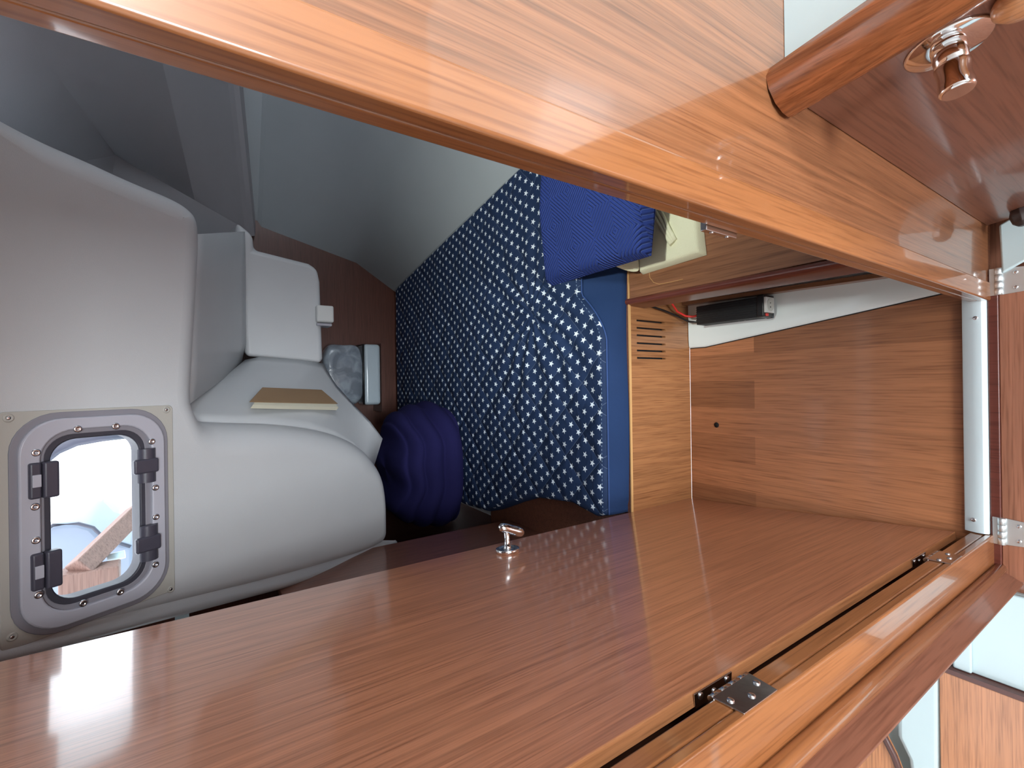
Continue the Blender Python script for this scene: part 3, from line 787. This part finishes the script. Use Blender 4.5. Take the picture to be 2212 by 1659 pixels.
NU, NV = 220, 240; Y0m = 1.052; Y1m = 2.865
rows = []
for j in range(NV + 1):
    t = j / NV; y = Y0m + (Y1m - Y0m) * t; r_ = []
    xl, xr = edgeL(y), min(edgeR(y), 1.35)
    for i in range(NU + 1):
        s_ = i / NU; x = xl + (xr - xl) * s_
        yy = y
        # the front edge runs straight, then swings back where the blanket presses
        back = 0.0
        if x > 0.13: back = 0.11 * min(1, ((x - 0.13) / 0.16)) ** 1.6
        yy = y + back * (1 - t) ** 3
        e = min((x - xl), (xr - x) * 1.0, (y - Y0m) * 1.0 + 0.0, (Y1m - y)); e = max(e, 0); RE = 0.02
        k = 1 if e > RE else math.sqrt(max(0, 1 - (1 - e / RE) ** 2))
        z = ZM - 0.012 * (1 - k) + wrk(x, yy) * min(1, e / 0.03)
        r_.append(Vector((x, yy, z)))
    rows.append(r_)
m = MB(); m.grid(rows); top = m.build('quilted_top', STARS, mat)
fl = top.data.attributes.new('flat', 'FLOAT_VECTOR', 'POINT')
for i, v in enumerate(top.data.vertices): fl.data[i].vector = v.co + Vector(mat['_w'])
# navy border of the mattress: loop of the rim of the top, down to the board
rim = [rows[j][0] for j in range(NV, -1, -2)] + [rows[0][i] for i in range(0, NU + 1, 2)] + [rows[j][NU] for j in range(0, NV + 1, 2)] + [rows[NV][i] for i in range(NU, -1, -2)]
cen = Vector((0.1, 1.9, 0)); L0 = []; L1 = []; L2 = []; L3 = []
for p in rim:
    d = (p - cen); d.z = 0; d.normalize()
    front = p.y < 1.2 and p.x > -0.38
    if front: d = Vector((0, -1, 0))
    yb = (YB + 0.006 + 0.003 * math.sin(p.x * 11))
    L0.append(p); L1.append(p + d * 0.004 + Vector((0, 0, -0.012)))
    b2 = Vector((p.x, yb if front else p.y, ZL + 0.03)) + (Vector() if front else d * 0.006)
    L2.append(b2)
    L3.append(Vector((b2.x, b2.y + (0.004 if front else 0), ZL + 0.0005)))
if rim[0] is rim[-1]: L0.pop(); L1.pop(); L2.pop(); L3.pop()
m = MB(); m.grid([L0, L1, L2, L3], True, True); m.build('side_border', NAVY, mat)
PIPE = plain('blue_piping', srgb(44, 72, 124), 0.8)
m = MB(); fr = [p + Vector((0, -0.003, -0.001)) for p in rows[0]]; m.tube(fr[::2], 0.0028, 8); m.build('piping', PIPE, mat)
m = MB()
fl_ = [p + Vector((0, -0.001, 0.0015)) for p in rows[1]]
acc = 0
for i in range(0, NU, 1):
    if i % 2 == 0: m.tube([fl_[i] + Vector((0, 0.004, 0.001)), fl_[i].lerp(fl_[i + 1], 0.95) + Vector((0, 0.004, 0.001))], 0.0007, 5)
m.build('stitching', plain('pale_thread', srgb(150, 175, 205), 0.7), mat)

# folded blue blanket
blk = tag(empty('quilted_blanket', (0.6, 1.0, ZM)), 'folded blue blanket with concentric diamond quilting lying on the mattress corner', 'blanket')
c1 = at(1184, 618, Z=0.425); c2 = at(1395, 550, Z=0.435); c3 = c2 + Vector((0.62, -0.03, 0)); c4 = c1 + Vector((0.75, 0.10, 0)) 
c4 = at(1172, 372, Z=0.47); c4 = c1 + (c4 - c1) * 1.8; c3 = at(1397, 432, Z=0.45); c3 = c2 + (c3 - c2) * 3.4


def bb_(x, y): return 0.10 * max(0, min(1, (x - 0.33) / 0.25)) * 0.45 + 0.006 * noise.noise((x * 8, y * 8, 0))


cushion('blanket_top', [c2, c3, c4, c1], 0.412, 0.450, QUILT, blk, 60, 50, 0.03, bb_)
# towel
tw = tag(empty('towel', (0.5, 0.85, ZL)), 'folded cream terry towel half under the blue blanket on the locker top', 'towel')
t1 = at(1322, 574, Z=0.335); t2 = at(1380, 588, Z=0.325); t3 = at(1518, 549, Z=0.325); t4 = at(1509, 470, Z=0.325)
t4 = t3 + (t4 - t3) * 2.2; t1b = t2 + Vector((0.0, 0.16, 0)); t5 = t4 + Vector((0.02, 0.36, 0))


def tb_(x, y): return 0.004 * noise.noise((x * 16, y * 16, 5))


t2 = Vector((t2.x - 0.005, t2.y, 0))
cushion('towel_fold', [t2 + Vector((0.0, -0.0, 0)), t3, t4, t2 + (t4 - t3)], ZL + 0.001, ZL + 0.028, CREAM, tw, 40, 40, 0.016, tb_)
# flap that hangs from under the blanket to the mattress border
g0 = [at(1300, 566, Z=0.418), at(1330, 576, Z=0.39), at(1356, 588, Z=0.345), at(1385, 590, Z=0.325)]
rows2 = []
for i, p in enumerate(g0):
    rows2.append([p, p + Vector((0.03, 0.0, 0.008)), p + Vector((0.1, 0.0, 0.012)), p + Vector((0.3, 0, 0.012))])
m = MB(); m.grid(rows2); m.build('towel_flap', CREAM, tw, sub=2, solid=0.008)
f0 = at(1400, 446, Z=0.34); f1 = at(1440, 500, Z=0.34); f2 = at(1470, 530, Z=0.34)
for k in range(3):
    m = MB(); o_ = Vector((0.012 * k, 0, 0)); a_ = at(1396 + 12 * k, 440, Z=0.337); b2 = at(1452 + 3 * k, 528 - 4 * k, Z=0.337)
    m.tube([a_ + (b2 - a_) * t + Vector((0, 0, 0.002 * math.sin(t * 9 + k))) for t in [i / 8 for i in range(9)]], [0.003 + 0.004 * (i / 8) for i in range(9)], 10); m.build('towel_hem', CREAM, tw)

# ================================================================== LOCKER on the right
lk = tag(empty('locker_seat', (0.4, 0.7, 0)), 'low teak locker top beside the cabin sole with a dark red edge rail', 'locker')
m = MB(); m.box((0.262, 0.306, ZL - 0.016), (1.2, YB - 0.001, ZL - 0.001)); m.build('locker_top', SEATW, lk, bevel=0.001)
m = MB(); prof = [(0.232, 0.232), (0.236, 0.300), (0.241, 0.312), (0.248, 0.316), (0.256, 0.312), (0.260, 0.300), (0.2605, 0.232)]
r0 = [Vector((x, 0.306, z)) for x, z in prof]
m.prism(r0, (0.008, YB + 0.062 - 0.306, 0)); m.build('edge_rail', DARKW, lk, bevel=0.004)
bp0 = [at(1485, 661, Z=0.012), at(1700, 631, Z=0.012), at(1900, 599, Z=0.012), at(2010, 590, Z=0.012)]
bp0[-1].y = 0.31
m = MB(); m.prism([bp0[0], bp0[0] + Vector((0.012, 0, 0)), bp0[-1] + Vector((0.012, 0, 0)), bp0[-1]], (0, 0, 0.030)); m.build('kick_batten', SEATW, lk)
m = MB(); m.box((0.40, 0.31, 0.0), (0.41, YB, ZL - 0.02)); m.build('void_shade_sheet', GAP, lk)  # near-black sheet added as the shade in the void under the locker top
# seam with a finger shaped line in the locker top
m = MB(); m.tube([at(x, y, Z=ZL + 0.0) for x, y in ((1402, 585), (1404, 600), (1412, 610), (1424, 614), (1450, 609), (1475, 603))], 0.0009, 6); m.build('panel_seam', PLY, lk)

# white liner the inverter stands on
wl = MB()
q = [at(1492, 757, Z=0.0), at(1486, 660, Z=0.012), at(2005, 590, Z=0.012), at(2040, 633, Z=0.0)]
q[0].y = YB - 0.002; q[1].y = YB - 0.002
nearL = Vector((0.2, 0.31, 0)); rows = []
for i in range(13):
    t = i / 12; y = YB - 0.002 + (0.308 - YB) * t
    xe = q[0].x + (q[3].x - q[0].x) * ((q[0].y - y) / (q[0].y - q[3].y)) 
    if i == 0: xe += 0.008
    rows.append([Vector((xe, y, 0.0)), Vector((xe + 0.002, y, 0.004)), Vector((xe + 0.006, y, 0.007)), Vector((xe + 0.03, y, 0.0085)), Vector((0.42, y, 0.012))])
wl.grid(rows); struct(wl.build('trim_10', WHITE2))
m = MB(); m.tube([Vector((r_[0].x - 0.001, r_[0].y, 0.0006)) for r_ in rows], 0.0016, 6); struct(m.build('trim_11', BLACK))

# inverter
f0, f1 = at(1512, 706, Z=0.018), at(1648, 694, Z=0.018)
b0, b1 = at(1508, 664, Z=0.07), at(1640, 648, Z=0.07)
ic = Vector((0.222, 0.86, 0.013))
inv = tag(empty('power_inverter', ic), 'black finned power inverter with white socket on the white liner', 'inverter')
y_far, y_near = 0.955, 0.752; xl_, xr_ = 0.187, 0.252; yaw = -0.03
m = MB(); m.box((xl_ + 0.004, y_near, 0.014), (xr_ - 0.004, y_far, 0.066))
for k in range(9):
    z = 0.017 + k * 0.0058; m.box((xl_ + 0.0005, y_near + 0.001, z), (xl_ + 0.006, y_far, z + 0.0022))
for k in range(8):
    x = xl_ + 0.007 + k * 0.0068; m.box((x, y_near + 0.001, 0.064), (x + 0.0024, y_far, 0.069))
m.build('finned_body', BLACK, inv)
GRY = plain('grey_end_plate', srgb(70, 76, 84), 0.4)
m = MB(); m.box((xl_, y_near - 0.022, 0.013), (xr_, y_near + 0.001, 0.070)); m.build('end_plate', BLACK, inv, bevel=0.004)
m = MB(); m.box((xl_ - 0.001, y_near - 0.022, 0.0125), (xr_, y_near - 0.002, 0.022)); m.build('end_foot', GRY, inv, bevel=0.002)
yp = y_near - 0.0225
so = MB(); so.box((xl_ + 0.012, yp - 0.006, 0.024), (xr_ - 0.008, yp + 0.001, 0.069)); so = so.build('socket', PALEW, inv, bevel=0.001)
m = MB(); m.lathe(((xl_ + xr_) / 2 + 0.002, yp - 0.006, 0.0465), (0, -1, 0), [(0.0, 0.0190), (0.001, 0.0188), (0.0012, 0.0165), (0.0004, 0.016)], 28); m.build('socket_cup', plain('socket_shade', srgb(196, 198, 192), 0.4), so)
for dx in (-0.006, 0.006):
    m = MB(); m.lathe(((xl_ + xr_) / 2 + 0.002 + dx, yp - 0.0065, 0.0465), (0, -1, 0), [(0, 0.0022), (0.0006, 0.002)], 10); m.build('socket_pin_hole', BLACK, so)
m = MB(); m.box((xl_ + 0.002, yp - 0.003, 0.050), (xl_ + 0.010, yp + 0.001, 0.062)); m.build('rocker_switch', RED, inv, bevel=0.001)
for dy in (0.055, 0.075):
    m = MB(); m.lathe((xl_ + 0.0005, y_near + dy, 0.036), (-1, 0, 0), [(0, 0.002), (0.001, 0.0018)], 10); m.build('screw', SCREW, inv)
m = MB(); m.tube([(0.205, 0.965, 0.030), (0.203, 0.985, 0.028), (0.205, 1.0, 0.045), (0.222, 1.012, 0.09), (0.236, 1.016, 0.15), (0.247, 1.018, 0.22), (0.27, 1.015, 0.27)], 0.0033); m.build('black_cable', BLACK, inv)
m = MB(); m.tube([(0.222, 0.965, 0.040), (0.220, 0.985, 0.045), (0.222, 0.995, 0.07), (0.235, 0.998, 0.11), (0.26, 0.99, 0.15), (0.285, 0.95, 0.16), (0.285, 0.85, 0.15), (0.275, 0.78, 0.14), (0.27, 0.72, 0.15), (0.29, 0.62, 0.16)], 0.0036); m.build('red_cable', RED, inv)

# striker plate on the right jamb
st = tag(empty('door_striker', at(1577, 487, X=XR)), 'small silver striker plate with clear cover on the rear edge of the right jamb', 'striker plate')
p, q = at(1545, 478, X=XR + 0.002), at(1612, 498, X=XR + 0.002)
m = MB(); m.box((XR - 0.004, 0.3045, q.z), (XR + 0.01, 0.312, p.z)); m.build('striker_plate', STEEL, st, bevel=0.001)
for k in (0.25, 0.75):
    m = MB(); m.lathe((XR - 0.004, 0.308, q.z + (p.z - q.z) * k), (-1, 0, 0), [(0, 0.0026), (0.001, 0.002)], 10); m.build('screw', SCREW, st)

# ================================================================== AT THE FAR END
bk_ = tag(empty('book', at(630, 872, Y=1.8)), 'thin tan covered book with cream page edges standing against the side of the grey moulding', 'book')
# stands tight against the side wall: corners follow the wall
def wallpt(x, y):      # nearest sample of the side wall seen at this pixel
    best = None
    for j in range(0, 101):
        t = j / 100
        for i in range(len(near_) - 1):
            for s_ in (0, .25, .5, .75):
                a_ = NW[i].lerp(NW[i + 1], s_); b2 = FW[i].lerp(FW[i + 1], s_); c = a_.lerp(b2, t); d = c - EYE; w_ = d.dot(_F)
                e_ = (1106 + FOC * d.dot(_CX) / w_ - x) ** 2 + (829.5 - FOC * d.dot(_CY) / w_ - y) ** 2
                if best is None or e_ < best[0]: best = (e_, c)
    return best[1]


near_ = near; NW = [pp(*a_) - NP * 0.088 for a_ in near]; FW = [at(b2[0], b2[1], Y=b2[2]) for b2 in far]
g = [wallpt(545, 884), wallpt(724, 886), wallpt(690, 850), wallpt(572, 846)]
wn = (g[1] - g[0]).cross(g[3] - g[0]).normalized()
if wn.x < 0: wn = -wn
def seen(x, y, P): return onpl(x, y, P, wn)
Pb = g[0] + wn * 0.022
qs = [seen(541, 882, Pb), seen(727, 886, Pb), seen(696, 852, Pb), seen(566, 848, Pb)]
m = MB(); m.prism(qs, wn * 0.014); m.build('page_block', PAGE, bk_)
m = MB(); Pc = Pb + wn * 0.014; qs = [seen(538, 869, Pc), seen(729, 873, Pc), seen(694, 843, Pc), seen(566, 838, Pc)]; m.prism(qs, wn * 0.003); m.build('cover', KRAFT, bk_, bevel=0.001)

# plastic wrapped bedding pack
bag = tag(empty('bedding_bag', (0.08, 2.6, ZM)), 'clear plastic zip bag of white bedding at the head of the berth', 'bag')
p, q = at(822, 742, Y=2.62), at(760, 872, Y=2.62)
rows = []
def blob(c, rx, ry, rz, name, mat_, parent, amp=0.02, fr=6, pw=2.6, nu=36, nv=24):
    rows = []
    for j in range(nv + 1):
        ph = -math.pi / 2 + math.pi * j / nv; r_ = []
        for i in range(nu):
            th2 = 2 * math.pi * i / nu
            def sp(v): return math.copysign(abs(v) ** (2 / pw), v)
            v = Vector((rx * sp(math.cos(ph)) * sp(math.cos(th2)), ry * sp(math.cos(ph)) * sp(math.sin(th2)), rz * sp(math.sin(ph))))
            k = 1 + amp * noise.noise((v.x * fr * 3 + c[0], v.y * fr * 3, v.z * fr * 3)) * 3
            r_.append(Vector(c) + v * k)
        rows.append(r_)
    m = MB(); m.grid(rows, True, True); return m.build(name, mat_, parent)

FOAM = plain('white_foam_wrap', srgb(190, 204, 212), 0.35, coat=0.5, bump=1.0, bscale=60, var=0.05)
pL, pR = at(824, 874, Y=2.74), at(824, 744, Y=2.74); pT = at(786, 744, Y=2.74)
sh = tag(empty('wall_shelf', (0.1, 2.8, pL.z - 0.02)), 'narrow dark wooden shelf on the end bulkhead under the wrapped bedding', 'shelf')
m = MB(); m.box((pL.x - 0.04, 2.735, pL.z - 0.022), (pR.x + 0.005, YW - 0.001, pL.z - 0.001)); m.build('shelf_board', BULKW, sh)
m = MB(); m.box((pL.x, 2.74, pL.z), (pR.x, 2.89, pT.z)); m.build('foam_roll', FOAM, bag, bevel=0.02, seg=4)
pT2 = at(700, 745, Y=2.74)
blob(((pL.x + pR.x) / 2 , 2.81, (pT.z + pT2.z) / 2 + 0.0), (pR.x - pL.x) / 2 * 0.96, 0.075, (pT2.z - pT.z) / 2 * 1.0, 'plastic_wrap', BAGM, bag, 0.03, 4, 4.5)
m = MB(); m.tube([(pL.x + 0.004, 2.74, pT.z + 0.004), (pR.x - 0.004, 2.74, pT.z + 0.004), (pR.x - 0.004, 2.88, pT.z + 0.004)], 0.006, 8); m.build('zip', BLACK, bag)

# dark navy duvet piled at the left rear
dv_ = tag(empty('navy_duvet', (-0.35, 2.2, ZM)), 'dark navy duvet bundled at the rear left of the mattress below the moulding', 'duvet')
rows = []
n_p = 60
for j in range(61):
    t = j / 60; r_ = []
    for i in range(n_p):
        th2 = 2 * math.pi * i / n_p
        cx_, cy_ = -0.40, 2.25
        k = math.cos(t * math.pi / 2) ** 0.36
        rx, ry = 0.31, 0.30
        fold = 0.93 + 0.09 * abs(math.sin(math.pi * (4.2 * t + 0.12 * math.sin(th2 * 3)))) ** 0.7 + 0.02 * math.sin(th2 * 5 + 4 * t)
        x = cx_ + rx * k * fold * math.copysign(abs(math.cos(th2)) ** 0.8, math.cos(th2)); y = cy_ + ry * k * fold * math.copysign(abs(math.sin(th2)) ** 0.8, math.sin(th2))
        r_.append(Vector((x, y, ZM + 0.010 + 0.27 * math.sin(t * math.pi / 2) * (1 + 0.05 * math.sin(x * 30)))))
    rows.append(r_)
m = MB(); m.grid(rows, True, True); m.build('duvet_body', DEEP, dv_)

# ================================================================== GALLEY CABINET on the right
ZC = 0.868
cf0 = at(2127, 490, Y=0.274); rl = at(1666, 150, Z=ZC + 0.035); rr = at(1880, 0, Z=ZC + 0.035)
cx0 = at(1800, 264, Y=0.274)
cab = tag(empty('galley_cabinet', (0.5, 0, 0.06)), 'teak galley cabinet with a round chrome latch to the right of the doorway', 'cabinet')
X0c = (cf0.x + cx0.x) / 2; cdir = Vector((0.14, -0.99, 0)).normalized(); cn = Vector((cdir.y, -cdir.x, 0))
if cn.x > 0: cn = -cn
base0 = Vector((X0c, 0.2735, 0)); base1 = base0 + cdir * 1.0
m = MB(); m.prism([base0, base1, base1 + Vector((0.6, 0, 0)), base0 + Vector((0.8, 0, 0))], (0, 0, ZC - 0.028)); m.v = [(x, y, z + 0.012) for x, y, z in m.v]
m.build('cabinet_body', CABW, cab, bevel=0.001)
# rounded teak fiddle rail on top of the front
m = MB(); prof = []
for k in range(13):
    q_ = R(-90 + 180 * k / 12); prof.append((-0.012 - 0.026 * math.cos(q_) * 1.0 + 0.0, 0.030 * math.sin(q_)))
rowsr = []
c = base0 + Vector((0, 0, ZC + 0.005)) 
prof = [(0.0, -0.012), (-0.010, -0.011), (-0.020, -0.007), (-0.027, 0.0), (-0.030, 0.010), (-0.029, 0.022), (-0.022, 0.036), (-0.008, 0.046), (0.006, 0.048), (0.018, 0.040), (0.022, 0.028), (0.022, -0.004)]
m.prism([c + cn * (-u_) * -1 * 1.0 * (1) * 1 + UP * v_ if False else c + cn * (-u_) + UP * v_ for u_, v_ in prof], cdir * 1.0, smooth=True)
m.build('edge_rail', RAILW, cab)
# round latch
cpn = cn
LC = onpl(2047, 97, base0, cn)
lt = empty('latch', LC); lt.parent = cab; lt.location = LC - Vector(cab['_w']); lt['_w'] = list(LC)
m = MB(); m.lathe(LC, cn, [(0, 0.036), (0.0015, 0.036), (0.0026, 0.034), (0.003, 0.012)], 40); m.build('rosette', CHROME, lt)
tipd = (onpl(2047, 97, base0, cn))
m = MB(); m.lathe(LC + cn * 0.002, cn, [(0, 0.0150), (0.008, 0.0146), (0.020, 0.0140), (0.0215, 0.0125)], 32); m.build('stem', CHROME, lt)
m = MB(); kc = LC + cn * 0.036
rows = []
for i in range(19):
    t = i / 18; h = -0.016 + 0.034 * t; w1 = 0.0155; w2 = 0.0150 if t < 0.2 else (0.0150 - 0.0012 * math.sin((t - 0.2) / 0.55 * math.pi) if t < 0.75 else 0.0150)
    if t < 0.06 or t > 0.95: w1 *= 0.86; w2 *= 0.86
    rows.append([kc + cn * h + cdir * (w2 * math.cos(q_)) + UP * (w1 * math.sin(q_)) for q_ in [2 * math.pi * k / 24 for k in range(24)]])
m.grid(rows, True, True); b0_ = len(m.v) - 24 * 19; m.f += [[b0_ + k for k in range(24)], [len(m.v) - 24 + k for k in range(24)]]; m.sm += [False, False]
m.build('turn_knob', CHROME, lt)
# rounded finger pull in the corner of the frame
fp = onpl(2222, -20, base0, cn)
m = MB(); m.lathe(fp, cn, [(0.0, 0.024), (0.004, 0.026), (0.009, 0.026), (0.014, 0.021), (0.016, 0.012), (0.0165, 0.001)], 36)
m.build('finger_pull', wood('pale_teak_pull', *wcol(208, 150, 104, .06), axis='Y', rough=0.3), cab)
# dark rubber foot low on the cabinet
k0_ = onpl(2205, 452, base0, cn)
m = MB(); m.lathe(k0_, cn, [(0, 0.016), (0.012, 0.019), (0.026, 0.016), (0.034, 0.008)], 8); m.build('door_stop', plain('dark_brown_rubber', srgb(52, 40, 38), 0.4), cab, bevel=0.001)
# worktop
wt = MB(); wt.prism([base0 + Vector((0.022, 0, ZC)), base1 + Vector((0.022, 0, ZC)), base1 + Vector((0.6, 0, ZC)), base0 + Vector((0.8, 0, ZC))], (0, 0, 0.012))
wto = wt.build('worktop', WHITE, loc=(0.6, 0.0, ZC)); tag(wto, 'white galley worktop behind the rounded teak rail', 'worktop')

# white moulded kick and sole board in front of the threshold
kb = MB()
w0, w1, w2, w3 = at(2166, 592, Z=0.002), at(2212, 567, Z=0.002), at(2212, 488, Z=0.002), at(2160, 518, Z=0.002)
w1 = w0 + (w1 - w0) * 4; w2 = w3 + (w2 - w3) * 4
kb.prism([w0, w1, w2 + Vector((0.03, 0, 0)), w3 + Vector((0.03, 0, 0))], (0, 0, 0.010)); struct(kb.build('trim_12', WHITE, bevel=0.004))
sb = tag(empty('sole_board', (-0.1, 0.15, 0)), 'hinged teak sole board in front of the white threshold strip', 'floorboard')
m = MB(); m.prism([Vector((-0.436, 0.2582, -0.018)), Vector((w0.x - 0.002, 0.2582, -0.018)), Vector((w0.x + 0.06, 0.02, -0.018)), Vector((-0.436, 0.02, -0.018))], (0, 0, 0.018)); m.build('board', SOLEW, sb, bevel=0.001)
for (x, y) in ((2161, 608), (2162, 1147)):
    P = at(x, y, Z=0.005); P = Vector((P.x, 0.2575, 0.0075))
    hinge(sb, P, Vector((1, 0, 0)), 0.029, [(Vector((0, 0, -0.006)), Vector((0, -1, 0)), 0.085, UP, 0.75, ((0.3, 0.55), (0.3, -0.55), (0.62, 0.0))),
                                            (Vector((0, 0, -0.001)), Vector((0, 1, 0)), 0.014, UP, 1.0, ())], kr=0.0065, mt=STEELR)

# ================================================================== LEFT COMPARTMENT glimpsed behind the free edge of the panel
sp_ = MB(); a_, b2, c_, d_ = at(2065, 1300, Z=0.0), at(2212, 1200, Z=0.0), at(2212, 1512, Z=0.0), at(2065, 1442, Z=0.0)
sp_ = tag(empty('shower_pan', (-0.6, 0.2, -0.03)), 'white moulded shower pan on the floor left of the doorway', 'shower pan')
m = MB(); xk = (at(2065, 1442, Z=0).x + at(2212, 1512, Z=0).x) / 2
m.box((xk, -0.4, -0.035), (-0.474, 0.345, -0.02)); m.build('pan_floor', WHITE, sp_, bevel=0.003)
yk = at(2095, 1400, Z=0).y
m = MB(); m.box((xk, yk, -0.0195), (-0.474, 0.345, -0.011)); m.build('pan_step', WHITE, sp_, bevel=0.004, seg=4)
lb = tag(empty('floor_panel', (-0.9, 0.2, 0.0)), 'flat teak floor panel with a dark edge left of the white shower pan', 'floorboard')
yf = at(2030, 1560, Z=0.0).y
m = MB(); m.box((-1.6, -0.4, -0.03), (xk - 0.012, yf, 0.0)); m.build('board', ORANGEW, lb, bevel=0.002)
m = MB(); m.box((xk - 0.0118, -0.4, -0.03), (xk - 0.001, yf, 0.003)); m.build('dark_edge', plain('dark_wood_edging', srgb(92, 58, 52), 0.4), lb)
tp = tag(empty('toilet_base', (-0.9, 0.45, 0)), 'white curved moulded plinth rising behind the teak floor panel', 'plinth')
m = MB(); o4 = [(2029, 1400), (2029, 1700), (1975, 1700), (1958, 1620), (1930, 1585), (1960, 1500), (1995, 1470), (2020, 1440)]
pl4 = [at(x, y, Z=0.0) for x, y in o4]
c0_ = Vector((-0.93, 0.45, 0))
m.prism([at(x, y, Z=0.0) for x, y in ((2029, 1380), (2029, 1720), (1972, 1720), (1962, 1640), (1938, 1590), (1938, 1380))], (0, 0, 0.03)); m.v = [(x, y, z - 0.03) for x, y, z in m.v]; m.build('plinth', WHITE, tp, bevel=0.01)
ob = tag(empty('curved_panel', (-1.1, 0.6, 0)), 'orange teak panel with a dark curved edge in the lower left corner beyond the doorway', 'panel')
m = MB(); pts_ = [at(x, y, Z=-0.005) for x, y in ((1840, 1900), (1965, 1720), (1952, 1662), (1938, 1625), (1924, 1598), (1905, 1560), (1820, 1560))]
m.prism(pts_, (0, 0, 0.02)); m.build('board', ORANGEW, ob)
m = MB(); m.tube([p + Vector((0, 0, 0.021)) for p in pts_[1:6]], 0.008, 8); m.build('dark_edge', plain('dark_curved_edging', srgb(84, 52, 46), 0.4), ob)
m = MB(); m.box((-2.0, 0.75, -0.1), (-0.8, 0.78, 2.0)); struct(m.build('wall_left_far', PALEW))
m = MB(); m.box((-2.0, -0.45, -0.049), (-0.474, 0.74, -0.0355)); struct(m.build('floor_compartment', WHITE))

for o in list(bpy.data.objects):
    if '_w' in o.keys(): del o['_w']
